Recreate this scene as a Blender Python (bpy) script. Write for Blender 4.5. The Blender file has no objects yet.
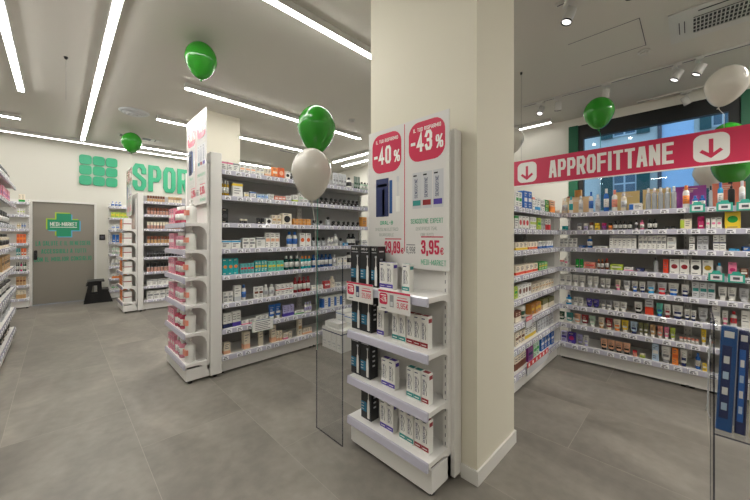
import bpy, math, random
from mathutils import Matrix, Vector
from mathutils.geometry import delaunay_2d_cdt
random.seed(7)
PI = math.pi
SC = bpy.context.scene
COL = SC.collection

# ---------------------------------------------------------------- colours and materials
def lin(h):
    h = h.lstrip('#')
    v = [int(h[i:i + 2], 16) / 255 for i in (0, 2, 4)]
    return tuple(c / 12.92 if c <= .04045 else ((c + .055) / 1.055) ** 2.4 for c in v) + (1.0,)

HEX = dict(white='e6e5e0', cream='e6dbc6', grey='8c8d90', dgrey='3c3c40', silver='c3c5c8', black='121214', smoke='403f40', clear='a9adb0',
           pink='e57fa0', magenta='c2286b', mauve='8c3d8c', purple='9c4fa2', violet='4c3a9e', lilac='b3aed8', navy='1d2a5c', dblue='12508f',
           blue='2466b8', cyan='2c9bd0', pblue='b4cbe0', teal='17a3a8', lteal='57b3b4', mint='5fc4b0', tealgrey='2f8a86', bottleg='0d4a42',
           dgreen='1f4a35', green='1d9a3c', pgreen='b6cfb8', sage='8b9a90', lime='b9cf4a', olive='6f7040', yellow='e3c22e', yellowc='dcc98a',
           peachc='d9bd92', gold='a8861c', goldbox='c99a52', orange='ee8a3c', dorange='d8612a', amber='cf8f45', coral='d98468', peach='eab391',
           salmon='e2917c', red='cf2f38', redor='dd4327', dred='8e1f2a', rosebr='b5897a', brown='6e3b26', tan='c09a6b', blackbox='15171d',
           brandred='c8284e', brandgreen='35a478', ink='66646a', dustpink='d98ea0', rosered='b8455c')
MATS = {}
def principled(name, color, rough=.5, metal=0.0, coat=0.0, spec=.5, emit=None, estr=0.0):
    m = bpy.data.materials.new(name); m.use_nodes = True
    b = m.node_tree.nodes['Principled BSDF']
    b.inputs['Base Color'].default_value = color if len(color) == 4 else tuple(color) + (1,)
    b.inputs['Roughness'].default_value = rough
    b.inputs['Metallic'].default_value = metal
    b.inputs['Coat Weight'].default_value = coat
    b.inputs['Specular IOR Level'].default_value = spec
    if emit:
        b.inputs['Emission Color'].default_value = emit
        b.inputs['Emission Strength'].default_value = estr
    return m
def M(c, rough=.42):
    k = (c, rough)
    if k not in MATS:
        MATS[k] = principled('pack_' + c, lin(HEX[c]), rough)
    return MATS[k]
def noise_bump(m, scale, strength, dist=.002, mottle=0.0):
    nt = m.node_tree; b = nt.nodes['Principled BSDF']
    tc = nt.nodes.new('ShaderNodeTexCoord'); n = nt.nodes.new('ShaderNodeTexNoise'); n.inputs['Scale'].default_value = scale
    n.inputs['Detail'].default_value = 6
    nt.links.new(tc.outputs['Object'], n.inputs['Vector'])
    bp = nt.nodes.new('ShaderNodeBump'); bp.inputs['Strength'].default_value = strength; bp.inputs['Distance'].default_value = dist
    nt.links.new(n.outputs['Fac'], bp.inputs['Height']); nt.links.new(bp.outputs['Normal'], b.inputs['Normal'])
    if mottle:
        c = b.inputs['Base Color'].default_value[:]
        n2 = nt.nodes.new('ShaderNodeTexNoise'); n2.inputs['Scale'].default_value = 1.3; n2.inputs['Detail'].default_value = 4
        nt.links.new(tc.outputs['Object'], n2.inputs['Vector'])
        r = nt.nodes.new('ShaderNodeValToRGB')
        r.color_ramp.elements[0].color = tuple(x * (1 - mottle) for x in c[:3]) + (1,)
        r.color_ramp.elements[1].color = tuple(min(1, x * (1 + mottle)) for x in c[:3]) + (1,)
        nt.links.new(n2.outputs['Fac'], r.inputs['Fac']); nt.links.new(r.outputs['Color'], b.inputs['Base Color'])
    return m
def see_through(name, tint, f0=.04, rough=.02):
    """thin clear sheet: transmits straight through, mirrors more at grazing angles (same from both sides)"""
    m = bpy.data.materials.new(name); m.use_nodes = True; nt = m.node_tree; nt.nodes.clear(); L = nt.links.new; N = nt.nodes.new
    o = N('ShaderNodeOutputMaterial'); mix = N('ShaderNodeMixShader'); ge = N('ShaderNodeNewGeometry')
    d = N('ShaderNodeVectorMath'); d.operation = 'DOT_PRODUCT'; L(ge.outputs['Normal'], d.inputs[0]); L(ge.outputs['Incoming'], d.inputs[1])
    a = N('ShaderNodeMath'); a.operation = 'ABSOLUTE'; L(d.outputs['Value'], a.inputs[0])
    s = N('ShaderNodeMath'); s.operation = 'SUBTRACT'; s.inputs[0].default_value = 1; L(a.outputs[0], s.inputs[1])
    p = N('ShaderNodeMath'); p.operation = 'POWER'; p.inputs[1].default_value = 5; L(s.outputs[0], p.inputs[0])
    q = N('ShaderNodeMath'); q.operation = 'MULTIPLY_ADD'; q.inputs[1].default_value = .9 - f0; q.inputs[2].default_value = f0; L(p.outputs[0], q.inputs[0])
    t = N('ShaderNodeBsdfTransparent'); t.inputs['Color'].default_value = tint
    g = N('ShaderNodeBsdfGlossy'); g.inputs['Roughness'].default_value = rough
    L(q.outputs[0], mix.inputs[0]); L(t.outputs[0], mix.inputs[1]); L(g.outputs[0], mix.inputs[2]); L(mix.outputs[0], o.inputs['Surface'])
    return m

WALL = noise_bump(principled('wall_paint', lin('d8d6cc'), .8), 60, .08, mottle=.012)
CEIL = noise_bump(principled('ceiling_paint', lin('cdcac2'), .9), 40, .05, mottle=.02)
COLUMN = noise_bump(principled('column_paint', lin('dad5c4'), .75), 60, .06, mottle=.015)
SKIRT = principled('skirting_white', lin('dedcd6'), .4)
DOOR = noise_bump(principled('door_grey', lin('8a847a'), .6), 30, .05, mottle=.02)
BLACK = principled('black_plastic', lin('141416'), .45)
STEEL = principled('white_powder_coat', lin('e2e0dc'), .38)
BACKGREY = noise_bump(principled('back_panel_grey', lin('a9a8a8'), .6), 80, .05, mottle=.02)
RAIL = principled('price_rail_lilac', lin('b9b7c6'), .22, coat=.4)
TAG = principled('price_tag_card', lin('e8e8ea'), .5)
INK = principled('print_grey', lin('55555e'), .6)
FIX = principled('fixture_white', lin('c9c8c4'), .5)
FRAMEBLACK = principled('window_frame_black', lin('0c0f10'), .4)
PIERGREEN = principled('pier_green', lin('0b5a3c'), .5)
RED = principled('brand_crimson', lin('c8264f'), .45)
GREEN = principled('brand_green', lin('35a87c'), .45)
POSTER = principled('poster_glossy', lin('dddbd8'), .16, coat=.3)
POSTERRED = principled('poster_crimson', lin('cc3a58'), .2, coat=.3)
WHITEINK = principled('white_ink', lin('eceae6'), .45)
GLASS = see_through('window_glass', (.82, .9, .93, 1))
ACRYL = see_through('clear_acrylic', (.955, .96, .965, 1), .03)
ACREDGE = see_through('acrylic_edge', (.52, .54, .62, 1), .05, .2)
def emitter(name, color, s):
    m = bpy.data.materials.new(name); m.use_nodes = True; nt = m.node_tree; nt.nodes.clear()
    o = nt.nodes.new('ShaderNodeOutputMaterial'); e = nt.nodes.new('ShaderNodeEmission')
    e.inputs['Color'].default_value = color; e.inputs['Strength'].default_value = s
    nt.links.new(e.outputs[0], o.inputs['Surface']); return m
LIGHTS = {k: emitter('led_diffuser_' + k, (1, .975, .93, 1), v) for k, v in (('wall', 6), ('hall', 26), ('bright', 24), ('front', 31), ('far', 85))}  # front and far serve only the added lamps out of view
SPOTL = emitter('spot_lens', (1, .96, .9, 1), 18)
SPOTDIM = emitter('spot_lens_turned', (1, .97, .93, 1), 1.2)

# ---------------------------------------------------------------- mesh collector
class MB:
    def __init__(s): s.v = []; s.f = []; s.m = []; s.mats = []; s.sm = []
    def mi(s, m):
        if m not in s.mats: s.mats.append(m)
        return s.mats.index(m)
    def add(s, vs, fs, m, smooth=False):
        o = len(s.v); s.v += [tuple(v) for v in vs]; k = s.mi(m)
        for f in fs: s.f.append([o + i for i in f]); s.m.append(k); s.sm.append(smooth)
        return s
    def box(s, x0, x1, y0, y1, z0, z1, m):
        v = [(x, y, z) for z in (z0, z1) for y in (y0, y1) for x in (x0, x1)]
        return s.add(v, [(0, 2, 3, 1), (4, 5, 7, 6), (0, 1, 5, 4), (2, 6, 7, 3), (0, 4, 6, 2), (1, 3, 7, 5)], m)
    def cbox(s, x0, x1, y0, y1, z0, z1, m, c=.004):   # box with chamfered vertical and top edges
        b = [(x0 + c, y0), (x1 - c, y0), (x1, y0 + c), (x1, y1 - c), (x1 - c, y1), (x0 + c, y1), (x0, y1 - c), (x0, y0 + c)]
        cx, cy = (x0 + x1) / 2, (y0 + y1) / 2
        v = [(x, y, z0) for x, y in b] + [(x, y, z1 - c) for x, y in b] + [(x - math.copysign(c, x - cx), y - math.copysign(c, y - cy), z1) for x, y in b]
        f = [tuple(range(7, -1, -1))] + [(i, (i + 1) % 8, 8 + (i + 1) % 8, 8 + i) for i in range(8)] + [(8 + i, 8 + (i + 1) % 8, 16 + (i + 1) % 8, 16 + i) for i in range(8)] + [tuple(range(16, 24))]
        return s.add(v, f, m)
    def lathe(s, prof, m, n=14, cx=0, cy=0, smooth=True, sx=1, sy=1):
        v = []; k = len(prof)
        for r, z in prof:
            for i in range(n):
                a = 2 * PI * i / n; v.append((cx + r * math.cos(a) * sx, cy + r * math.sin(a) * sy, z))
        f = [(j * n + i, j * n + (i + 1) % n, (j + 1) * n + (i + 1) % n, (j + 1) * n + i) for j in range(k - 1) for i in range(n)]
        f2 = []
        if prof[0][0] > 1e-6: f2.append(tuple(range(n - 1, -1, -1)))
        if prof[-1][0] > 1e-6: f2.append(tuple((k - 1) * n + i for i in range(n)))
        s.add(v, f, m, smooth); o = len(s.v) - len(v); kk = s.mi(m)
        for q in f2: s.f.append([o + i for i in q]); s.m.append(kk); s.sm.append(False)
        return s
    def prism(s, poly, ax, t0, t1, m):   # polygon in the plane across axis ax ('x': (y,z) points; 'y': (x,z); 'z': (x,y))
        def P(p, t): return {'x': (t, p[0], p[1]), 'y': (p[0], t, p[1]), 'z': (p[0], p[1], t)}[ax]
        n = len(poly); v = [P(p, t0) for p in poly] + [P(p, t1) for p in poly]
        return s.add(v, [tuple(range(n - 1, -1, -1)), tuple(range(n, 2 * n))] + [(i, (i + 1) % n, n + (i + 1) % n, n + i) for i in range(n)], m)
    def tube(s, pts, r, m, n=6):
        pts = [Vector(p) for p in pts]; v = []
        for i, p in enumerate(pts):
            d = (pts[min(i + 1, len(pts) - 1)] - pts[max(i - 1, 0)]).normalized()
            u = d.cross(Vector((.31, .87, .38))).normalized(); w = d.cross(u)
            for k in range(n):
                a = 2 * PI * k / n; v.append(p + r * (math.cos(a) * u + math.sin(a) * w))
        f = [(j * n + i, j * n + (i + 1) % n, (j + 1) * n + (i + 1) % n, (j + 1) * n + i) for j in range(len(pts) - 1) for i in range(n)]
        f += [tuple(range(n - 1, -1, -1)), tuple((len(pts) - 1) * n + i for i in range(n))]
        return s.add(v, f, m, True)
    def xf(s, mat):
        s.v = [tuple(mat @ Vector(v)) for v in s.v]; return s
    def mesh(s, name):
        me = bpy.data.meshes.new(name); me.from_pydata(s.v, [], s.f)
        for m in s.mats: me.materials.append(m)
        me.polygons.foreach_set('material_index', s.m); me.polygons.foreach_set('use_smooth', s.sm)
        me.update(); return me
    def build(s, name, parent=None, loc=None, rotz=None):
        o = bpy.data.objects.new(name, s.mesh(name)); COL.objects.link(o)
        if parent is not None: o.parent = parent
        if loc: o.location = loc
        if rotz is not None: o.rotation_euler = (0, 0, rotz)
        return o
def tag(o, label, cat, group=None, kind=None):
    if label: o['label'] = label
    if cat: o['category'] = cat
    if group: o['group'] = group
    if kind: o['kind'] = kind
    return o
def structure(o): o['kind'] = 'structure'; return o
def thing(name, label, cat, loc=(0, 0, 0), rotz=0, group=None):
    o = bpy.data.objects.new(name, None); COL.objects.link(o); o.location = loc; o.rotation_euler = (0, 0, rotz); o.empty_display_size = .1
    return tag(o, label, cat, group)
def copy_tree(o, parent=None):
    c = o.copy(); COL.objects.link(c)
    if parent is not None: c.parent = parent
    for ch in CH.get(o.name, []): copy_tree(ch, c)
    return c
CH = {}
def reg(parent, child): CH.setdefault(parent.name, []).append(child); return child

# ---------------------------------------------------------------- condensed block lettering
O_ = [(0, .14), (0, .86), (.22, 1), (.78, 1), (1, .86), (1, .14), (.78, 0), (.22, 0), (0, .14)]
def tr(p, dx=0, sx=1, dy=0, sy=1): return [(x * sx + dx, y * sy + dy) for x, y in p]
GL = {'A': [[(0, 0), (.32, 1), (.68, 1), (1, 0)], [(.16, .3), (.84, .3)]], 'B': [[(0, 0), (0, 1), (.75, 1), (1, .86), (1, .64), (.75, .52), (0, .52)], [(.75, .52), (1, .4), (1, .14), (.75, 0), (0, 0)]],
      'C': [[(1, .72), (1, .86), (.78, 1), (.22, 1), (0, .86), (0, .14), (.22, 0), (.78, 0), (1, .14), (1, .28)]], 'D': [[(0, 0), (0, 1), (.7, 1), (1, .84), (1, .16), (.7, 0), (0, 0)]],
      'E': [[(1, 1), (0, 1), (0, 0), (1, 0)], [(0, .52), (.85, .52)]], 'F': [[(1, 1), (0, 1), (0, 0)], [(0, .52), (.85, .52)]],
      'G': [[(1, .72), (1, .86), (.78, 1), (.22, 1), (0, .86), (0, .14), (.22, 0), (.78, 0), (1, .14), (1, .48), (.55, .48)]], 'I': [[(.5, 0), (.5, 1)]],
      'K': [[(0, 0), (0, 1)], [(1, 1), (.1, .48)], [(.3, .6), (1, 0)]], 'L': [[(0, 1), (0, 0), (1, 0)]], 'M': [[(0, 0), (0, 1)], [(.06, .9), (.5, .25), (.94, .9)], [(1, 0), (1, 1)]], 'N': [[(0, 0), (0, 1)], [(.1, .9), (.9, .1)], [(1, 0), (1, 1)]],
      'O': [O_], 'P': [[(0, 0), (0, 1), (.78, 1), (1, .86), (1, .58), (.78, .44), (0, .44)]], 'R': [[(0, 0), (0, 1), (.78, 1), (1, .86), (1, .62), (.78, .48), (0, .48)], [(.55, .48), (1, 0)]],
      'S': [[(1, .74), (1, .86), (.78, 1), (.22, 1), (0, .86), (0, .66), (1, .36), (1, .14), (.78, 0), (.22, 0), (0, .14), (0, .26)]], 'T': [[(0, 1), (1, 1)], [(.5, 1), (.5, 0)]],
      'U': [[(0, 1), (0, .14), (.22, 0), (.78, 0), (1, .14), (1, 1)]], 'V': [[(0, 1), (.5, 0), (1, 1)]], 'X': [[(0, 0), (1, 1)], [(0, 1), (1, 0)]], 'Y': [[(0, 1), (.5, .5), (1, 1)], [(.5, .5), (.5, 0)]], 'Z': [[(0, 1), (1, 1), (0, 0), (1, 0)]],
      '0': [O_], '1': [[(.2, .8), (.6, 1), (.6, 0)]], '2': [[(0, .76), (0, .86), (.22, 1), (.78, 1), (1, .86), (1, .62), (0, 0), (1, 0)]], '3': [[(0, .8), (.22, 1), (.78, 1), (1, .86), (1, .64), (.75, .52), (.4, .52)], [(.75, .52), (1, .4), (1, .14), (.78, 0), (.22, 0), (0, .2)]],
      '4': [[(.7, 0), (.7, 1), (0, .28), (1, .28)]], '5': [[(1, 1), (0, 1), (0, .56), (.78, .56), (1, .44), (1, .14), (.78, 0), (.22, 0), (0, .16)]], '6': [[(1, .86), (.78, 1), (.22, 1), (0, .86), (0, .14), (.22, 0), (.78, 0), (1, .14), (1, .44), (.78, .55), (0, .55)]],
      '7': [[(0, 1), (1, 1), (.35, 0)]], '8': [O_, [(0, .52), (1, .52)]], '9': [[(0, .14), (.22, 0), (.78, 0), (1, .14), (1, .86), (.78, 1), (.22, 1), (0, .86), (0, .58), (.22, .46), (1, .46)]],
      '-': [[(0, .45), (.9, .45)]], ',': [[(.5, .1), (.3, -.16)]], '%': [tr(O_, 0, .36, .55, .45), tr(O_, .64, .36, 0, .45), [(.15, 0), (.85, 1)]],
      '\u20ac': [[(1, .8), (.8, 1), (.4, 1), (.15, .8), (.15, .2), (.4, 0), (.8, 0), (1, .2)], [(-.05, .6), (.7, .6)], [(-.05, .4), (.7, .4)]]}
NARROW = {'I': .4, ',': .4, '-': .7, '1': .7, 'M': 1.35, ' ': .55, '%': 1.2}
def strokes(pl, hw, closed=False):
    """thick mitred quads along a polyline"""
    n = len(pl); L = []; R = []
    P = [Vector(p) for p in pl]
    for i in range(n):
        a = (P[i] - P[i - 1]) if i > 0 else None; b = (P[i + 1] - P[i]) if i < n - 1 else None
        if closed and i == 0: a = P[-1] - P[-2]
        if closed and i == n - 1: b = P[1] - P[0]
        a = a.normalized() if a else b.normalized(); b = b.normalized() if b else a
        na = Vector((-a.y, a.x)); nb = Vector((-b.y, b.x)); m = na + nb
        m = m.normalized() if m.length > 1e-4 else na
        k = 1 / max(.5, m.dot(na)); L.append(P[i] + m * hw * k); R.append(P[i] - m * hw * k)
    return [(R[i], R[i + 1], L[i + 1], L[i]) for i in range(n - 1)]
def union(quads):
    """one flat mesh out of overlapping quads"""
    v = [Vector((p.x, p.y)) for q in quads for p in q]; f = [tuple(range(4 * i, 4 * i + 4)) for i in range(len(quads))]
    r = delaunay_2d_cdt(v, [], f, 1, 1e-6); return [(p.x, p.y) for p in r[0]], [tuple(x) for x, src in zip(r[2], r[5]) if src]
def ink(mb, quads, y, thick, mat, dx=0, dz=0):
    """flat (or, with thick, raised) shape from quads in XZ, front towards -Y"""
    v, f = union(quads); n = len(v)
    def front(t):
        a, b, c = (v[i] for i in t[:3]); return t if (b[0] - a[0]) * (c[1] - a[1]) - (b[1] - a[1]) * (c[0] - a[0]) > 0 else t[::-1]
    f = [front(t) for t in f]
    if thick <= 0: return mb.add([(x + dx, y, z + dz) for x, z in v], f, mat)
    cnt = {}
    for t in f:
        for k in range(len(t)): cnt[(t[k], t[(k + 1) % len(t)])] = 1
    side = [(a, n + a, n + b, b) for a, b in cnt if (b, a) not in cnt]
    return mb.add([(x + dx, y - thick, z + dz) for x, z in v] + [(x + dx, y, z + dz) for x, z in v], f + [tuple(n + i for i in t[::-1]) for t in f] + side, mat)
def lettering(text, w, h, stroke=.26, gap=.22, thick=0.0, mat=None, mb=None, x=0, z=0, y=0):
    """text in the local XZ plane (front towards -Y), left bottom corner at (x, z), squeezed to width w"""
    mb = mb or MB(); units = sum(NARROW.get(c, 1.0) for c in text) + gap * (len(text) - 1); u = w / units; cx = x; hs = min(stroke * u / 2, h * .17)
    for c in text:
        cw = NARROW.get(c, 1.0) * u; quads = []
        for pl in GL.get(c, []):
            k = 0.0 if cw <= 2 * hs else 1.0
            pts = [(hs + p[0] * (cw - 2 * hs) * k, hs + p[1] * (h - 2 * hs)) for p in pl]
            closed = pl[0] == pl[-1]
            if not closed:   # open ends reach the edge of the letter
                for e, q in ((0, 1), (-1, -2)):
                    d = (Vector(pts[e]) - Vector(pts[q])).normalized() * hs; pts[e] = (pts[e][0] + d.x, pts[e][1] + d.y)
            quads += strokes(pts, hs, closed)
        if quads: ink(mb, quads, y, thick, mat, cx, z)
        cx += cw + gap * u
    return mb
def rrect(x0, x1, z0, z1, r, n=4, bulge=0):
    p = []
    for cx, cz, a0 in ((x1 - r, z0 + r, -90), (x1 - r, z1 - r, 0), (x0 + r, z1 - r, 90), (x0 + r, z0 + r, 180)):
        for i in range(n + 1):
            a = math.radians(a0 + 90 * i / n); p.append((cx + r * math.cos(a), cz + r * math.sin(a)))
    if bulge:
        mx, mz = (x0 + x1) / 2, (z0 + z1) / 2; hw, hh = (x1 - x0) / 2, (z1 - z0) / 2
        p = [(mx + (x - mx) * (1 + bulge * (1 - ((z - mz) / hh) ** 2)), mz + (z - mz) * (1 + bulge * (1 - ((x - mx) / hw) ** 2))) for x, z in p]
    return p

# ---------------------------------------------------------------- camera
# x runs along the shelving of the middle island, y towards the door wall; the lens stands over the origin
cam = bpy.data.cameras.new('camera'); co = bpy.data.objects.new('camera', cam); COL.objects.link(co)
co.location = (0, 0, 1.45); co.rotation_euler = (PI / 2, 0, -PI / 4)
cam.sensor_width = 36; cam.lens = 317 / 750 * 36; cam.shift_y = -14 / 750; cam.clip_start = .02
SC.camera = co

# ---------------------------------------------------------------- the room
CZ = 3.52
XW, YW = 6.44, 9.68
def tiles():
    m = principled('floor_tiles', lin('86827a'), .42, spec=.4); nt = m.node_tree; b = nt.nodes['Principled BSDF']; L = nt.links.new
    tc = nt.nodes.new('ShaderNodeTexCoord'); sp = nt.nodes.new('ShaderNodeSeparateXYZ'); L(tc.outputs['Object'], sp.inputs[0])
    cb = nt.nodes.new('ShaderNodeCombineXYZ')
    a1 = nt.nodes.new('ShaderNodeMath'); a1.operation = 'ADD'; a1.inputs[1].default_value = 13.74 - .6; L(sp.outputs['Y'], a1.inputs[0])
    a2 = nt.nodes.new('ShaderNodeMath'); a2.operation = 'ADD'; a2.inputs[1].default_value = 13.74 - .405; L(sp.outputs['X'], a2.inputs[0])
    L(a1.outputs[0], cb.inputs['X']); L(a2.outputs[0], cb.inputs['Y'])
    br = nt.nodes.new('ShaderNodeTexBrick'); L(cb.outputs[0], br.inputs['Vector'])
    br.inputs['Scale'].default_value = 1; br.inputs['Brick Width'].default_value = 1.374; br.inputs['Row Height'].default_value = .687
    br.inputs['Mortar Size'].default_value = .0016; br.inputs['Mortar Smooth'].default_value = .2; br.inputs['Bias'].default_value = 0
    br.inputs['Color1'].default_value = (.40, .40, .40, 1); br.inputs['Color2'].default_value = (.60, .60, .60, 1); br.inputs['Mortar'].default_value = (.5, .5, .5, 1)
    # cloudy cement look, shifted tile by tile
    mp = nt.nodes.new('ShaderNodeMapping'); mp.inputs['Scale'].default_value = (1.9, 1.0, 1); L(tc.outputs['Object'], mp.inputs['Vector'])
    mu = nt.nodes.new('ShaderNodeVectorMath'); mu.operation = 'MULTIPLY_ADD'; mu.inputs[1].default_value = (9, 7, 5); L(br.outputs['Color'], mu.inputs[0]); L(mp.outputs[0], mu.inputs[2])
    n1 = nt.nodes.new('ShaderNodeTexNoise'); n1.inputs['Scale'].default_value = 1.15; n1.inputs['Detail'].default_value = 5; n1.inputs['Roughness'].default_value = .5; n1.inputs['Distortion'].default_value = .9; L(mu.outputs[0], n1.inputs['Vector'])
    n2 = nt.nodes.new('ShaderNodeTexNoise'); n2.inputs['Scale'].default_value = 14; n2.inputs['Detail'].default_value = 6; L(tc.outputs['Object'], n2.inputs['Vector'])
    r = nt.nodes.new('ShaderNodeValToRGB'); e = r.color_ramp.elements; e[0].position = .28; e[1].position = .75
    e[0].color = lin('6e6962'); e[1].color = lin('958f85'); md = r.color_ramp.elements.new(.5); md.color = lin('7f7a72'); L(n1.outputs['Fac'], r.inputs['Fac'])
    mx = nt.nodes.new('ShaderNodeMix'); mx.data_type = 'RGBA'; mx.blend_type = 'OVERLAY'; mx.inputs['Factor'].default_value = .22; L(r.outputs['Color'], mx.inputs[6]); L(n2.outputs['Fac'], mx.inputs[7])
    mj = nt.nodes.new('ShaderNodeMix'); mj.data_type = 'RGBA'; L(br.outputs['Fac'], mj.inputs['Factor']); L(mx.outputs[2], mj.inputs[6]); mj.inputs[7].default_value = lin('9a9489')
    L(mj.outputs[2], b.inputs['Base Color'])
    rr = nt.nodes.new('ShaderNodeMapRange'); rr.inputs['To Min'].default_value = .34; rr.inputs['To Max'].default_value = .5; L(n1.outputs['Fac'], rr.inputs['Value']); L(rr.outputs[0], b.inputs['Roughness'])
    bp = nt.nodes.new('ShaderNodeBump'); bp.inputs['Strength'].default_value = .12; bp.inputs['Distance'].default_value = .002; L(n2.outputs['Fac'], bp.inputs['Height']); L(bp.outputs['Normal'], b.inputs['Normal'])
    return m
X0, Y0 = -3.2, -3.6
structure(MB().box(X0 - .2, XW + .3, Y0 - .2, YW + .3, -.12, 0, tiles()).build('floor'))
structure(MB().box(X0 - .2, XW + .3, Y0 - .2, YW + .3, CZ, CZ + .15, CEIL).build('ceiling'))
# door wall with the door opening
DX0, DX1, DZ = -.39, .60, 2.18
w = MB(); w.box(X0, DX0, YW, YW + .2, 0, CZ, WALL); w.box(DX1, XW, YW, YW + .2, 0, CZ, WALL); w.box(DX0, DX1, YW, YW + .2, DZ, CZ, WALL)
structure(w.build('wall_back'))
structure(MB().box(X0 - .2, X0, Y0, YW + .2, 0, CZ, WALL).build('wall_left'))
structure(MB().box(X0, XW, Y0 - .2, Y0, 0, CZ, WALL).build('wall_front'))
WB0, WB1, WZ0, WZ1 = -.46, 1.41, .55, 3.38
w = MB(); w.box(XW, XW + .25, 1.55, YW, 0, CZ, WALL); w.box(XW, XW + .25, Y0, -.95, 0, CZ, WALL)
w.box(XW, XW + .25, -.95, 1.55, WZ1, CZ, WALL); w.box(XW, XW + .25, WB0, WB1, 0, WZ0, WALL)
structure(w.build('wall_right'))
structure(MB().box(XW - .03, XW + .25, WB1, 1.55, 0, WZ1, PIERGREEN).build('trim_1'))
structure(MB().box(XW - .03, XW + .25, -.95, WB0, 0, WZ1, PIERGREEN).build('trim_2'))
win = thing('window_1', None, None, (XW + .06, 0, 0)); structure(win)
f = MB(); f.box(-.05, .05, WB0, WB1, 3.15, WZ1, FRAMEBLACK); f.box(-.05, .05, 1.335, WB1, WZ0, 3.15, FRAMEBLACK); f.box(-.05, .05, WB0, -.35, WZ0, 3.15, FRAMEBLACK); f.box(-.05, .05, -.35, 1.335, WZ0, WZ0 + .08, FRAMEBLACK)
f.build('window_frame', win)
MB().box(-.006, .006, -.35, 1.335, WZ0 + .08, 3.15, GLASS).build('window_pane', win)
# door
dr = thing('door_1', None, None, (DX0, YW, 0)); structure(dr); W_ = DX1 - DX0
f = MB(); f.box(-.03, .012, -.012, .14, 0, DZ + .03, SKIRT); f.box(W_ - .012, W_ + .03, -.012, .14, 0, DZ + .03, SKIRT); f.box(.012, W_ - .012, -.012, .14, DZ - .012, DZ + .03, SKIRT)
f.build('door_frame', dr)
MB().box(.014, W_ - .014, .02, .065, .008, DZ - .014, DOOR).build('door_leaf', dr)
h = MB(); h.prism(rrect(.035, .085, .95, 1.15, .02), 'y', .004, .02, BLACK); h.box(.048, .072, -.03, .004, 1.03, 1.09, BLACK); h.build('door_handle', dr)
def cross(x, z, s, t, y0, y1, m, mb): mb.prism([(x - t, z - s), (x + t, z - s), (x + t, z - t), (x + s, z - t), (x + s, z + t), (x + t, z + t), (x + t, z + s), (x - t, z + s), (x - t, z + t), (x - s, z + t), (x - s, z - t), (x - t, z - t)], 'y', y0, y1, m)
CR = principled('logo_green', lin('178a63'), .5); LM = principled('logo_lime', lin('a5c32c'), .5); CY = principled('logo_sky', lin('5aa7cc'), .5)
lg = MB(); cross(.46, 1.71, .25, .115, .0185, .0195, LM, lg); cross(.50, 1.67, .25, .115, .017, .0182, CY, lg); cross(.48, 1.69, .25, .115, .0155, .0168, CR, lg)
lettering('MEDI-MARKET', .42, .085, mat=WHITEINK, mb=lg, x=.27, z=1.665, y=.0148); lg.box(.27, .69, .014, .015, 1.635, 1.645, WHITEINK)
lg.build('logo', dr)
tx = MB(); SG = principled('slogan_green', lin('2b9470'), .5)
lettering('LA SALUTE E IL BENESSERE', .86, .095, stroke=.33, gap=.26, mat=SG, mb=tx, x=.06, z=1.245, y=.017)
lettering('ACCESSIBILI A TUTTI', .70, .095, stroke=.33, gap=.26, mat=SG, mb=tx, x=.14, z=1.075, y=.017)
lettering('CON IL MIGLIOR CONSIGLIO', .89, .095, stroke=.33, gap=.26, mat=SG, mb=tx, x=.04, z=.905, y=.017)
tx.build('slogan', dr)
# skirtings
sk = MB(); sk.box(X0, DX0 - .03, YW - .012, YW, 0, .08, SKIRT); sk.box(DX1 + .03, XW, YW - .012, YW, 0, .08, SKIRT); structure(sk.build('baseboard_back'))
structure(MB().box(XW - .012, XW, 1.56, YW - .02, 0, .08, SKIRT).build('baseboard_right'))
# columns
structure(MB().box(1.725, 2.267, .885, 1.77, 0, CZ, COLUMN).build('column'))
s = MB(); s.box(1.713, 2.279, .873, .885, 0, .085, SKIRT); s.box(1.713, 1.725, .885, .985, 0, .085, SKIRT); s.box(2.267, 2.279, .885, 1.77, 0, .085, SKIRT); structure(s.build('baseboard_column'))
structure(MB().box(1.725, 2.267, 5.63, 6.2, 0, CZ, COLUMN).build('column'))

# ---------------------------------------------------------------- lights
def ceiling_light(x, y, length, ax, label, s='hall'):
    """surface profile from (x, y) along +x or +y"""
    t = thing('ceiling_light', label, 'light', (x, y, CZ), 0 if ax == 'x' else PI / 2, 'linear ceiling lights')
    h = MB(); h.box(0, length, -.035, .035, -.07, 0, FIX); h.build('housing', t)
    MB().box(.01, length - .01, -.027, .027, -.078, -.07, LIGHTS[s]).build('diffuser', t)
ceiling_light(.2, 2.53, 3.1, 'x', 'linear ceiling light ending behind the top of the big column')
ceiling_light(1.21, 4.84, 3.2, 'x', 'long linear ceiling light crossing above the middle island, white balloon below')
ceiling_light(1.19, 6.47, 3.2, 'x', 'linear ceiling light starting beside the poster on the middle island')
ceiling_light(1.2, 8.75, 3.2, 'x', 'linear ceiling light beside the slot vent near the lettered wall')
ceiling_light(-2.9, 9.27, 7.3, 'x', 'longest linear ceiling light running close along the lettered wall', 'wall')
ceiling_light(-2.9, 8.12, 2.45, 'x', 'short linear ceiling light before the door wall over the side shelving')
ceiling_light(.362, 1.6, 7.4, 'y', 'linear ceiling light above the aisle leading to the green plates')
ceiling_light(-.36, 1.9, 4.65, 'y', 'linear ceiling light in line with the side shelving')
ceiling_light(5.29, 4.4, 2.5, 'y', 'linear ceiling light behind column and balloons, nearer the islands')
ceiling_light(5.78, 4.4, 2.7, 'y', 'linear ceiling light behind column, the one nearer the window wall')
ceiling_light(6.13, 1.75, 1.6, 'y', 'short linear ceiling light beside the shop window, above white wall', 'wall')
ceiling_light(-2.4, -1.6, 3.2, 'x', 'added unseen linear ceiling light behind the viewpoint', 'front')  # unseen lamp added to light the room from behind the camera
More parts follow.
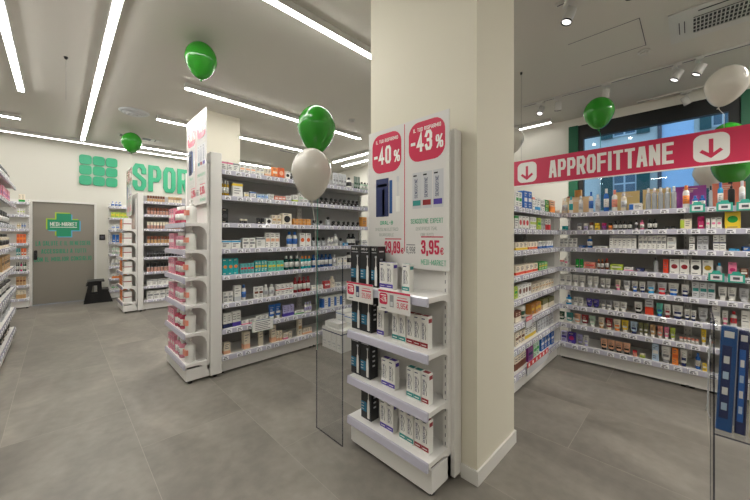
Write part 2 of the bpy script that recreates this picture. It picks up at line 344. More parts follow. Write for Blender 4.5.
ceiling_light(1.6, -1.9, 3.2, 'x', 'added unseen linear ceiling light behind the viewpoint, towards the window side')  # added out of view to brighten the window side
ceiling_light(-1.7, .6, 2.2, 'y', 'added unseen linear ceiling light over the near end of the side shelving', 'front')  # added lamp outside the view, fills in light from the near side
ceiling_light(4.7, -3.3, 2.5, 'y', 'added unseen linear ceiling light brightening the window zone', 'far')  # unseen lamp put in to lift floor and ceiling near the window

def track(x, y0, y1, label):
    o = MB(); o.box(-.018, .018, y0, y1, -.022, 0, FIX); o.box(-.006, .006, y0 + .01, y1 - .01, -.0235, -.022, INK)
    return tag(o.build('light_track', loc=(x, 0, CZ)), label, 'light track', 'spotlight tracks')
track(5.23, -1.6, 1.9, 'white spotlight track running across the ceiling before the window')
track(3.15, -1.4, .86, 'white spotlight track close to the big column')
track(6.3, -1.2, .6, 'white spotlight track right above the black window frame')
def spotlight(x, y, tilt, yaw, label, lit, power=0):
    t = thing('track_spotlight', label, 'spotlight', (x, y, CZ - .022), yaw, 'track spotlights')
    a = MB(); a.box(-.03, .03, -.05, .05, -.03, 0, FIX); a.box(-.006, .006, -.006, .006, -.09, -.03, FIX); a.build('bracket', t)
    b = MB(); b.lathe([(.0, .065), (.042, .06), (.045, -.055), (.041, -.06), (.039, -.05), (0, -.05)], FIX, 16)
    b.xf(Matrix.Translation((0, 0, -.13)) @ Matrix.Rotation(tilt, 4, 'Y')); b.build('lamp_head', t)
    r = MB(); r.lathe([(.0385, -.0505), (.0415, -.062), (.045, -.061), (.0455, -.05)], BLACK, 16); r.xf(Matrix.Translation((0, 0, -.13)) @ Matrix.Rotation(tilt, 4, 'Y')); r.build('rim', t)
    c = MB(); c.lathe([(0, -.052), (.036, -.052), (.036, -.054), (0, -.054)], lit, 16); c.xf(Matrix.Translation((0, 0, -.13)) @ Matrix.Rotation(tilt, 4, 'Y')); c.build('lens', t)
    if power:
        l = bpy.data.lights.new('spot_beam', 'SPOT'); l.energy = power; l.spot_size = math.radians(85); l.spot_blend = .7; l.shadow_soft_size = .03; l.color = (1, .95, .88)
        lo = bpy.data.objects.new('spot_beam', l); COL.objects.link(lo); lo.parent = t
        lo.matrix_local = Matrix.Translation((0, 0, -.13)) @ Matrix.Rotation(tilt, 4, 'Y') @ Matrix.Translation((0, 0, -.07))
spotlight(5.23, 1.64, .5, -.2, 'track spotlight at the end of the window track, turned from the room', SPOTDIM)
spotlight(5.23, 1.40, .55, PI + .4, 'glaring track spotlight beside the end one on the window track', SPOTL, 22)
spotlight(5.23, .82, .55, PI + .4, 'glaring track spotlight just over the single green balloon', SPOTL, 22)
spotlight(5.23, .127, .5, -1.2, 'first track spotlight of the pair over the crimson banner', SPOTDIM, 6)
spotlight(5.23, -.06, .5, -1.4, 'second track spotlight of the pair, close to the white balloon over the banner', SPOTDIM, 6)
spotlight(3.15, .76, .35, -.9, 'track spotlight with wide white lens hanging close to the big column', SPOTDIM, 6)
spotlight(3.15, .33, .12, 2.7, 'track spotlight near the ceiling air grille, mostly out of frame', SPOTDIM, 16)
spotlight(3.15, -.25, .12, 2.9, 'added unseen track spotlight, third from the column', SPOTDIM, 32)  # not in view; added with a downward beam to brighten the floor
spotlight(3.15, -.8, .12, 2.9, 'added unseen track spotlight, fourth from the column', SPOTDIM, 32)  # another unseen spotlight added to light the floor below
spotlight(6.3, .06, .6, 2.4, 'track spotlight turned away above the black window frame', FIX)

# ceiling fittings
v = thing('ceiling_air_grille', 'large rectangular air grille in the ceiling beside two slots', 'air vent', (4.05, .16, CZ))
p = MB(); p.box(0, .62, -1.5, 0, -.012, 0, FIX); p.build('cover', v)
g = MB(); g.box(.18, .48, -1.4, -.17, -.016, -.012, BLACK); g.build('opening', v)
g = MB()
for i in range(46): g.box(.18, .48, -1.4 + i * .0268, -1.4 + i * .0268 + .008, -.024, -.016, FIX)
for x in (.18, .255, .33, .405, .475): g.box(x, x + .006, -1.4, -.17, -.026, -.018, FIX)
g.build('grille', v)
g = MB(); g.box(.2, .44, -.075, -.068, -.0145, -.012, BLACK); g.box(.2, .44, -.112, -.105, -.0145, -.012, BLACK); g.box(.075, .09, -.9, -.2, -.0145, -.012, BLACK); g.build('slot', v)
v = thing('round_ceiling_diffuser', 'round air diffuser in the ceiling over the far aisle', 'air vent', (.9, 6.57, CZ))
g = MB()
for r0, zz in ((.21, -.012), (.165, -.03), (.12, -.045), (.07, -.055)):
    g.lathe([(r0 - .03, zz - .014), (r0, zz + .006), (r0, zz + .01), (r0 - .03, zz - .01)], M('silver'), 28)
g.lathe([(0, -.062), (.03, -.06), (.03, -.05), (0, -.05)], BLACK, 20); g.build('louvre_rings', v)
MB().lathe([(0, -.002), (.2, -.002), (.2, 0), (0, 0)], INK, 28).build('duct_opening', v)
v = thing('slot_air_vent', 'long rectangular slot vent in the ceiling behind the small green balloon', 'air vent', (.86, 8.13, CZ))
MB().box(0, .72, 0, .2, -.01, 0, FIX).build('cover', v)
g = MB(); g.box(.03, .07, .03, .17, -.013, -.01, BLACK); g.box(.11, .14, .03, .17, -.013, -.01, BLACK); g.box(.4, .55, .03, .17, -.013, -.01, INK); g.box(.62, .64, .03, .17, -.013, -.01, INK); g.build('slot', v)
v = thing('slot_air_vent', 'small slot vent in the ceiling by the white balloon', 'air vent', (3.75, 6.95, CZ)); MB().box(0, .5, 0, .12, -.01, 0, FIX).build('cover', v); MB().box(.03, .47, .04, .08, -.013, -.01, INK).build('slot', v)
for x, y, l in ((3.71, 4.29, 'round smoke detector on the ceiling close to the column top'), (4.64, .38, 'round smoke detector on the ceiling between air grille and track')):
    v = thing('smoke_detector', l, 'smoke detector', (x, y, CZ), 0, 'smoke detectors'); MB().lathe([(.055, 0), (.055, -.015), (.05, -.02), (0, -.02)][::-1], FIX, 20).build('base', v); MB().lathe([(0, -.045), (.03, -.042), (.035, -.02), (0, -.02)], FIX, 16).build('sensor', v)
HATCH = MB()
for a in ((4.0, 4.006, .35, .95), (4.6, 4.606, .35, .95), (4.0, 4.6, .35, .356)): HATCH.box(a[0] - .1, a[1] - .1, a[2], a[3], CZ - .002, CZ, INK)
structure(HATCH.build('trim_3'))
v = thing('ceiling_hook', 'small dark hook with thin wire hanging from the ceiling above the aisle', 'hook', (.065, 5.12, CZ)); MB().lathe([(0, -.03), (.012, -.025), (.02, 0)], BLACK, 10).build('mount', v); MB().tube([(0, 0, -.03), (0, 0, -.5)], .0012, INK, 4).build('wire', v)
v = thing('wall_control', 'black square control switch on the wall beside the door', 'switch', (.725, YW, 1.42)); MB().cbox(-.05, .05, -.02, 0, -.065, .065, BLACK).build('plate', v); MB().box(-.03, .03, -.023, -.02, -.035, .035, INK).build('button', v)

# ---------------------------------------------------------------- wall sign: nine plates and SPORT
rown = ['top', 'middle', 'bottom']; coln = ['towards the door', 'in the centre column', 'towards the letters']
for r in range(3):
    for c in range(3):
        x0 = .335 + c * .228; z1 = 3.275 - r * .232
        o = MB().prism(rrect(0, .205, -.205, 0, .05, 4, .04), 'y', -.03, 0, GREEN).build('sign_plate', loc=(x0, YW - .004, z1))
        tag(o, 'green rounded wall plate, %s row of nine, %s' % (rown[r], coln[c]), 'wall plate', 'nine green plates of the wall sign')
for i, ch in enumerate('SPORT'):
    o = lettering(ch, .275, .66, stroke=.36, thick=.035, mat=GREEN).build('wall_letter', loc=(1.285 + i * .318, YW - .004, 2.575))
    tag(o, 'large green letter %s mounted on the white wall' % ch, 'letter', 'green letters of the wall sign')

# ---------------------------------------------------------------- banner
bn = thing('hanging_banner', 'long crimson banner with white arrows and big white capitals over the window shelving', 'banner', (4.15, 1.95, 2.09), -PI / 2)
MB().box(0, 2.95, -.004, .004, 0, .31, RED).build('panel', bn)
MB().box(0, 2.95, -.007, .007, -.012, 0, WHITEINK).build('edge_strip', bn)
lettering('APPROFITTANE', 1.085, .205, stroke=.37, gap=.15, mat=WHITEINK, x=.742, z=.053, y=-.0055).build('lettering', bn)
for x0 in (.38, 1.96):
    w_, h_ = .222, .245; z0 = .033
    b = MB(); b.prism(rrect(x0, x0 + w_, z0, z0 + h_, .055, 5, .03), 'y', -.0055, -.004, WHITEINK)
    cx = x0 + w_ / 2
    ink(b, strokes([(cx, z0 + .2), (cx, z0 + .055)], .014) + strokes([(cx - .065, z0 + .1), (cx, z0 + .045), (cx + .065, z0 + .1)], .014), -.0065, 0, RED)
    b.build('arrow_badge', bn)
for x0 in (.42, 2.75):
    w = MB(); w.tube([(x0, 0, .31), (x0, 0, CZ - 2.09 - .01)], .0015, INK, 5); w.lathe([(0, CZ - 2.12), (.012, CZ - 2.115), (.016, CZ - 2.09)], BLACK, 10, x0, 0); w.build('hanging_wire', bn)

# ---------------------------------------------------------------- shelving
def bracket_side(d, t=.028):
    """side profile of a shelf end in (y, z), top at 0: a cantilever bracket that arches down to the back"""
    p = [(.004, 0), (.004, -t)]
    for i in range(7):
        a = i / 6 * PI / 2; p.append((d - .10 + .092 * math.sin(a), -t - .07 * (1 - math.cos(a))))
    return p + [(d, -t - .075), (d, 0)]
def price_tag_mesh():
    m = MB(); m.box(-.031, .031, -.0012, 0, -.019, .019, TAG); m.box(-.02, .012, -.0016, -.0012, .003, .011, INK); m.box(-.024, -.003, -.0016, -.0012, -.014, -.002, INK); m.box(.004, .02, -.0016, -.0012, -.012, -.004, INK)
    return m.mesh('price_tag')
TAGME = price_tag_mesh()
UNIT = {}
def bay(name, label, org, rot, width, levels, depth, height, key=None, back=BACKGREY, tags=9, posts=(1, 1), group=None, base_in=.02, z_back=.02, back_depth=None):
    t = thing(name, label, 'shelving', org, rot, group)
    bd = back_depth or depth
    p = MB(); p.box(0, width, bd - .02, bd, .1, height, back)
    p.build('back_panel', t)
    for k in (0, 1):
        if posts[k]:
            u = MB(); xx = -.0 if k == 0 else width - .03; u.box(xx, xx + .03, bd - .055, bd - .02, .03, height + .01, STEEL)
            for i in range(int((height - .1) / .05)): u.box(xx + .013, xx + .017, bd - .0565, bd - .055, .12 + i * .05, .14 + i * .05, INK)
            u.build('upright', t)
    b = MB(); zb = levels[-1] - .03; b.box(.012, width - .012, base_in, base_in + .015, .025, zb, STEEL); b.box(0, .012, base_in, bd, .03, zb, STEEL); b.box(width - .012, width, base_in, bd, .03, zb, STEEL)
    b.build('base_plinth', t)
    ft = MB()
    for xx in (.03, width - .03): ft.lathe([(.02, 0), (.02, .012), (.009, .014), (.009, .04)], BLACK, 10, xx, base_in + .04)
    ft.build('foot', t)
    for li, z in enumerate(levels):
        s = MB(); s.box(.003, width - .003, .004, depth - .022, z - .005, z + .02, STEEL)
        for xx in (.0, width - .003): s.prism([(y, zz + z + .0195) for y, zz in bracket_side(depth - .022)], 'x', xx, xx + .0028, STEEL)
        sh = s.build('shelf', t)
        if li == len(levels) - 1: pass
        r = MB(); r.prism([(.004, z + .022), (.004, z - .028), (-.012, z - .026), (-.006, z + .018), (-.001, z + .024)], 'x', .002, width - .002, RAIL)
        r.build('price_rail', sh)
        for k in range(tags):
            o = bpy.data.objects.new('price_tag', TAGME); COL.objects.link(o); o.parent = sh
            rr = random.Random(hash((round(org[0], 1), li, k)) % 9999)
            o.location = ((k + .5) / tags * width + rr.uniform(-.02, .02), -.0105, z - .003); o.rotation_euler = (-.12, 0, 0)
    mat = Matrix.Translation(org) @ Matrix.Rotation(rot, 4, 'Z')
    if key: UNIT[key] = (mat, levels, rot)
    return t
LM_ = [2.122, 1.854, 1.566, 1.292, 1.013, .718, .446, .17]
LF_ = [2.106, 1.85, 1.57, 1.287, 1.015, .727, .449, .18]
LW_ = [1.695, 1.494, 1.295, 1.063, .847, .624, .407, .174]
bay('island_shelving', 'middle island shelving bay beside its tall end panel, golden bottles on it', (1.207, 3.47, 0), 0, 1.15, LM_, .41, 2.3, 'M', tags=10, group='bays of the middle island')
bay('island_shelving', 'second bay of the middle island, white cartons stacked on the floor before it', (2.357, 3.47, 0), 0, 1.15, LM_, .41, 2.3, tags=10, group='bays of the middle island')
bay('island_shelving', 'far island shelving bay with rows of lipsticks below the green letters', (1.17, 7.50, 0), 0, 1.15, LF_, .38, 2.27, 'F', tags=10, group='bays of the far island')
bay('window_shelving', 'window shelving bay with grey back meeting the corner shelving', (4.22, 1.12, 0), -PI / 2, 1.09, LW_, .42, 1.72, 'W', tags=10, group='bays before the window')
bay('window_shelving', 'window shelving bay further along, partly behind the clear acrylic stand', (4.22, .03, 0), -PI / 2, 1.09, LW_, .42, 1.72, tags=10, group='bays before the window')
bay('corner_shelving', 'corner shelving bay that starts behind the big column', (2.30, 1.12, 0), 0, .83, LW_, .42, 1.72, 'C', tags=8, group='bays of the corner shelving')
cb = bay('corner_shelving', 'corner shelving bay ending in the inner corner of the window zone', (3.13, 1.12, 0), 0, 1.09, LW_, .42, 1.72, tags=12, group='bays of the corner shelving')
MB().box(1.095, 1.11, .05, .43, .03, 1.74, STEEL).build('end_panel', cb)
c = MB(); c.box(4.223, 4.263, 1.123, 1.163, .03, 1.76, STEEL); tag(c.build('corner_post'), 'white post standing where window shelving and corner shelving meet', 'post')
bay('wall_shelving', 'narrow shelving against the back wall beyond the black stool', (.83, 9.42, 0), 0, .9, LF_, .25, 2.2, 'S', back=STEEL, tags=7)
bay('wall_shelving', 'narrow shelving against the back wall on the handle side of the door', (-1.07, 9.42, 0), 0, .66, LF_, .25, 2.2, 'N', back=STEEL, tags=6)
bay('side_shelving', 'side shelving bay whose end faces the door wall', (-.42, 5.41, 0), PI / 2, 1.2, LF_, .40, 2.13, 'D5', back=STEEL, tags=8, group='bays of the side shelving')
bay('side_shelving', 'side shelving bay joined to the one towards the door, mostly out of frame', (-.42, 4.21, 0), PI / 2, 1.2, LF_, .40, 2.13, back=STEEL, tags=8, group='bays of the side shelving')
# end displays: a tall box panel closing the island, with short shelves in front
def end_display(label, org, levels, key, hgt, px):
    """front left corner at org, faces -x, 0.78 wide"""
    t = bay('end_display', label, org, -PI / 2, .78, levels, .22, hgt - .12, key, back=STEEL, tags=0, posts=(0, 0), base_in=.012)
    m = MB(); m.cbox(-.01, .80, .225, .225 + px, .03, hgt, STEEL, .003); m.build('end_panel', t)
    f = MB()
    for xx in (.03, .76): f.lathe([(.02, 0), (.02, .012), (.009, .014), (.009, .04)], BLACK, 10, xx, .28)
    f.build('foot', t)
    return t
LE_ = [1.56, 1.29, 1.02, .745, .468, .173]
end_display('white end display of the middle island with pink and white bottles', (.87, 4.255, 0), LE_, 'E1', 2.31, .11)
end_display('white end display of the far island with red banded cartons', (.85, 8.28, 0), LE_, 'E3', 2.28, .09)
pd = bay('column_display', 'narrow white shelf display standing against the column, toothbrushes and toothpaste on it', (1.42, 1.685, 0), -PI / 2, .675, [1.09, .78, .466, .19], .245, 2.06, 'P', back=STEEL, tags=0, base_in=.03)
u = MB(); u.box(.675, .70, .225, .30, .03, 2.08, STEEL); u.box(-.025, 0, .225, .30, .03, 2.08, STEEL); u.box(0, .675, .25, .295, .08, 2.06, STEEL); u.build('side_upright', pd)
b = MB()
for zz in (.06, .1, .14): b.lathe([(0, 0), (.005, 0), (.005, .002), (0, .002)], BLACK, 8)
# ---------------------------------------------------------------- products
def marks(m, rr, w, h, y, z0, z1, ink, x0=None, n=3):
    """printed lines on a pack front"""
    x0 = -w * .36 if x0 is None else x0
    for i in range(n):
        z = z0 + (z1 - z0) * (i + .5) / n; t = min(.0035, (z1 - z0) / n * .25); l = w * rr.uniform(.3, .72)
        m.box(x0, x0 + l, y - .0004, y, z - t, z + t, ink)
def darker(c): return M('ink', .6) if c not in ('black', 'navy', 'dgrey', 'blackbox', 'dblue', 'dgreen', 'bottleg', 'brown', 'dred', 'blue', 'violet', 'magenta', 'teal', 'green') else M('cream', .6)
def carton(w, h, d, base, acc, style, rr):
    m = MB(); B = M(base); A = M(acc); y = -d / 2
    m.cbox(-w / 2, w / 2, -d / 2, d / 2, 0, h, B, min(.0015, h * .1))
    def band(z0, z1, wrap=True):
        e = .0005
        m.box(-w / 2 - (e if wrap else -w * .1), w / 2 + (e if wrap else -w * .1), y - e, (d / 2 - .002) if wrap else y, z0, z1, A)
    st = style.rstrip('^')
    if st == 'top': band(h * .78, h * .95); marks(m, rr, w, h, y, h * .2, h * .7, darker(base))
    elif st == 'bot': band(h * .03, h * .3); marks(m, rr, w, h, y, h * .42, h * .9, darker(base))
    elif st == 'half': band(h * .03, h * .5); marks(m, rr, w, h, y, h * .58, h * .92, darker(base), n=2)
    elif st == 'mid': band(h * .42, h * .62, False); marks(m, rr, w, h, y, h * .7, h * .92, darker(base), n=2); marks(m, rr, w, h, y, h * .1, h * .34, darker(base), n=2)
    elif st == 'line': band(h * .46, h * .54); marks(m, rr, w, h, y, h * .62, h * .9, darker(base), n=2); marks(m, rr, w, h, y, h * .1, h * .4, darker(base), n=2)
    elif st == 'side': m.box(-w / 2 - .0005, -w / 2 + w * .35, y - .0005, d / 2 - .002, h * .12, h * .88, A); marks(m, rr, w * .8, h, y, h * .25, h * .8, darker(base), x0=-w * .05)
    elif st == 'circle':
        r = min(w, h) * .34; m.prism([(r * math.cos(a * PI / 8), h * .5 + r * math.sin(a * PI / 8)) for a in range(16)], 'y', y - .0006, y, A)
        marks(m, rr, w, h, y, h * .84, h * .96, darker(base), n=1); marks(m, rr, w, h, y, h * .04, h * .14, darker(base), n=1)
    else: marks(m, rr, w, h, y, h * .3, h * .8, darker(base))
    return m.build('carton')
def cap_on(parent, prof, c, name='cap', n=12, sx=1, sy=1):
    return reg(parent, MB().lathe(prof, M(c, .3), n, sx=sx, sy=sy).build(name, parent))
def tube_(w, h, base, cap, rr):
    """squeeze tube standing on its cap, flat crimp at the top"""
    m = MB(); r = w / 2; n = 14; v = []; rows = [(.19, .62, .62), (.24, .88, .75), (.45, .96, .62), (.75, 1.0, .34), (.93, 1.02, .06), (1.0, 1.02, .05)]
    for zz, a, b_ in rows:
        for i in range(n):
            t = 2 * PI * i / n; v.append((r * a * math.cos(t), min(r, .022) * b_ * math.sin(t), zz * h))
    k = len(rows); f = [(j * n + i, j * n + (i + 1) % n, (j + 1) * n + (i + 1) % n, (j + 1) * n + i) for j in range(k - 1) for i in range(n)] + [tuple((k - 1) * n + i for i in range(n))]
    m.add(v, f, M(base), True)
    yf = -min(r, .022) * .7
    m.prism([(-r * .62, h * .36), (r * .62, h * .36), (r * .66, h * .52), (-r * .66, h * .52)], 'y', yf + .001, yf + .006, M(cap if cap != base else 'grey'))
    for z in (.6, .67, .78): m.box(-r * .55, r * rr.uniform(.1, .6), -min(r, .022) * .52 + (z - .6) * .02 - .0012, -min(r, .022) * .3, h * z, h * z + .003, darker(base))
    o = m.build('squeeze_tube')
    cap_on(o, [(r * .64, 0), (r * .7, .002), (r * .68, h * .19), (r * .5, h * .2)], cap, sy=min(1, .022 / r))
    return o
def bottle(w, h, base, cap, rr):
    m = MB(); r = w / 2 * .94; m.lathe([(r * .85, 0), (r, .004), (r, h * .66), (r * .92, h * .73), (r * .42, h * .79), (r * .4, h * .82)], M(base, .25), 14)
    if base not in ('clear',):
        m.lathe([(r * 1.008, h * .2), (r * 1.008, h * .56)], M('white' if base not in ('white', 'cream', 'silver') else ('silver' if cap in ('white', 'silver') else cap)), 14)
        for i, z in enumerate((.3, .38, .46)): m.box(-r * .5, r * rr.uniform(0, .5), -r * 1.03, -r * .8, h * z, h * z + .004, M('ink'))
    o = m.build('bottle'); cap_on(o, [(r * .5, h * .8), (r * .52, h * .805), (r * .5, h), (0, h)], cap)
    return o
def jar(w, h, base, lid, rr):
    r = w / 2 * .95; m = MB().lathe([(r * .86, 0), (r * .98, .003), (r * .98, h * .6), (r * .9, h * .64)], M(base, .3), 16); m.box(-r * .5, r * .5, -r * 1.01, -r * .7, h * .2, h * .3, darker(base))
    o = m.build('jar'); cap_on(o, [(r, h * .62), (r, h * .96), (r * .95, h), (0, h)], lid, 'lid', 16); return o
def scent(w, h, base, ball, rr):
    """small glass bottle with a round stopper"""
    r = w / 2 * .9; hb = max(h - 1.7 * r, h * .4); m = MB().cbox(-r, r, -r * .55, r * .55, 0, hb, M(base, .12), .003); m.box(-r * .5, r * .5, -r * .57, -r * .5, hb * .3, hb * .6, M('silver'))
    o = m.build('perfume_bottle'); R = (h - hb) / 2; zc = h - R
    cap_on(o, [(R * .5, hb)] + [(R * math.cos(a * PI / 12), zc + R * math.sin(a * PI / 12)) for a in range(-4, 7)], ball, 'stopper', 12); return o
def lipstick(w, h, base, cap, rr):
    r = w / 2 * .86; m = MB().box(-r, r, -r, r, 0, h * .5, M(base)); m.box(-r * .9, r * .9, -r * .9, r * .9, h * .5, h * .55, M('silver')); o = m.build('makeup_stick')
    reg(o, MB().box(-r * .97, r * .97, -r * .97, r * .97, h * .55, h, M(cap if cap != base else 'dgrey', .3)).build('cap', o)); return o
def pump(w, h, base, top, rr):
    r = w / 2; m = MB().lathe([(r * .9, 0), (r, .004), (r, h * .66), (r * .8, h * .71), (r * .35, h * .73), (r * .35, h * .76)], M(base, .3), 16)
    o = m.build('pump_bottle'); p = MB().lathe([(r * .4, h * .75), (r * .4, h * .82), (r * .14, h * .83), (r * .14, h * .93), (0, h * .93)], M(top, .3), 12); p.box(-r * .9, r * .3, -r * .16, r * .16, h * .92, h, M(top, .3)); reg(o, p.build('pump', o)); return o
def header(w, h, c, rr):
    m = MB(); m.box(-w / 2, w / 2, -.004, 0, 0, h, M(c, .5)); m.box(-w / 2, w / 2, -.03, -.004, 0, .004, M(c, .5)); marks(m, rr, w * .7, h, -.004, h * .72, h * .92, M('cream'), n=3)
    return m.build('header_card')
BXB = principled('toothbrush_box_black', lin('14161b'), .3, coat=.3); BXBLUE = principled('toothbrush_box_glow', lin('1d6f8f'), .35)
def brushbox(w, h, d):
    o = MB().cbox(-w / 2, w / 2, -d / 2, d / 2, 0, h, BXB, .0015).build('toothbrush_box'); y = -d / 2
    g = MB(); g.box(-w * .48, w * .05, y - .0005, y, h * .18, h * .42, BXBLUE)
    for i in range(3): g.box(-w * .44, -w * .2, y - .001, y - .0005, h * (.22 + .07 * i), h * (.24 + .07 * i), M('silver'))
    lettering('Oral-B'.upper(), w * .6, .014, mat=M('white'), mb=g, x=-w * .4, z=h * .9, y=y - .0006); g.box(-w * .4, w * .3, y - .0008, y, h * .84, h * .853, M('silver'))
    g.box(w / 2, w / 2 + .0005, y + d * .2, y + d * .75, h * .86, h * .89, M('silver'))
    for i in range(4): g.box(w / 2, w / 2 + .0005, y + d * .3, y + d * .6, h * (.3 + .12 * i), h * (.34 + .12 * i), M('silver'))
    reg(o, g.build('print', o))
    b = MB(); cx = w * .24
    b.lathe([(0, h * .04), (.011, h * .05), (.0125, h * .3), (.009, h * .48), (.0035, h * .53), (.003, h * .74), (0, h * .745)], M('white', .3), 12, cx, y - .0016, sy=.14)
    b.box(cx - .006, cx + .006, y - .004, y, h * .72, h * .77, M('silver')); reg(o, b.build('brush_picture', o)); return o
def paste(w, h, d, acc):
    o = MB().cbox(-w / 2, w / 2, -d / 2, d / 2, 0, h, M('white', .35), .0012).build('toothpaste_carton'); y = -d / 2; g = MB(); A = M(acc)
    g.box(-w / 2 - .0004, w / 2 + .0004, y - .0006, y, h * .06, h * .2, A); g.box(-w * .35, w * .3, y - .001, y, h * .11, h * .135, M('white'))
    g.box(w / 2, w / 2 + .0006, -d * .3, d * .4, h * .8, h * .92, A); g.box(-w * .42, w * .42, y + d * .15, y + d * .8, h, h + .0005, A)
    t = lettering('SENSODYNE', h * .5, w * .3, mat=M('navy')); t.xf(Matrix.Translation((w * .0, y - .0006, h * .3)) @ Matrix.Rotation(-PI / 2, 4, 'Y') ); g.add(t.v, t.f, M('navy'))
    ink(g, strokes([(w * .18 + .003 * math.sin(i * 1.1), h * (.3 + .045 * i)) for i in range(11)], .0016), y - .0006, 0, M('black'))
    g.box(-w * .34, w * .1, y - .0006, y, h * .9, h * .93, M('navy'))
    reg(o, g.build('print', o)); return o

ORD = ['first', 'second', 'third', 'fourth', 'fifth', 'sixth', 'seventh', 'eighth', 'ninth', 'tenth', 'eleventh', 'twelfth']
CNT = ['', 'one', 'two', 'three', 'four', 'five', 'six', 'seven', 'eight', 'nine', 'ten', 'eleven', 'twelve']
UN = {'M': ('middle island', 'end panel'), 'F': ('far island', 'end panel'), 'W': ('window shelving', 'corner'), 'C': ('corner shelving', 'column'), 'S': ('stool-side shelving', 'stool'),
      'N': ('door-side shelving', 'aisle'), 'P': ('column display', 'acrylic'), 'E1': ('middle end display', 'aisle'), 'E3': ('far end display', 'aisle'), 'D5': ('side shelving', 'aisle end')}
KC = {'C': 'carton', 'B': 'bottle', 'T': 'tube', 'J': 'jar', 'S': 'perfume bottle', 'L': 'make-up', 'P': 'pump bottle', 'H': 'display card', 'E': 'box', 'D': 'carton'}
def shelf_name(u, lv):
    n = len(UNIT[u][1]); return 'top shelf' if lv == 1 else 'bottom shelf' if lv == n else ORD[lv - 1] + ' shelf'
def place_run(u, lv, kind, desc, X0, X1, n, h, base, acc, style, dd=None, yf=None):
    rr = random.Random(desc + u + str(lv)); mat, levels, rot = UNIT[u]; z = levels[lv - 1] + .0205
    slot = (X1 - X0) / n; w = slot * {'C': .95, 'D': .96, 'E': .97}.get(kind, .92); top = lv == 1
    if kind == 'C':
        d = dd or max(.03, min(.13, w * rr.uniform(.55, 1.0) if h > .05 else .12)); src = carton(w, h, d, base, acc, style, rr)
    elif kind == 'T': d = min(w, .044); src = tube_(w, h, base, acc, rr)
    elif kind == 'B': w = min(w, h * .55); d = w; src = bottle(w, h, base, acc, rr)
    elif kind == 'J': d = w; src = jar(w, h, base, acc, rr)
    elif kind == 'S': w = min(w, .06); d = w; src = scent(w, h, base, acc, rr)
    elif kind == 'L': w = min(w, .05); d = w; src = lipstick(w, h, base, acc, rr)
    elif kind == 'P': d = w; src = pump(w, h, base, acc, rr)
    elif kind == 'H': d = .004; src = header(w, h, base, rr)
    elif kind == 'E': d = .075; src = brushbox(w, h, d)
    elif kind == 'D': d = .045; src = paste(w, h, d, acc)
    y = yf if yf is not None else {'H': .27, 'E': .055, 'D': .06}.get(kind, .028)
    if style.endswith('^'): y = .30
    un, anchor = UN[u]
    for i in range(n):
        o = src if i == 0 else copy_tree(src)
        j = 0 if kind in 'HED' else 1
        yy = y + d / 2 + j * rr.uniform(0, .012)
        o.matrix_world = mat @ Matrix.Translation((X0 + (i + .5) * slot, yy, z)) @ Matrix.Rotation(j * rr.uniform(-.05, .05) if kind in 'CTL' and w < .1 else 0, 4, 'Z')
        pos = '' if n == 1 else ' %s of %s from %s,' % (ORD[i], CNT[n], anchor)
        lb = desc + (',' if n == 1 else pos) + ' %s of %s' % (shelf_name(u, lv), un)
        tag(o, lb, KC[kind], None if n == 1 else '%s row on the %s of the %s' % (desc, shelf_name(u, lv), un))
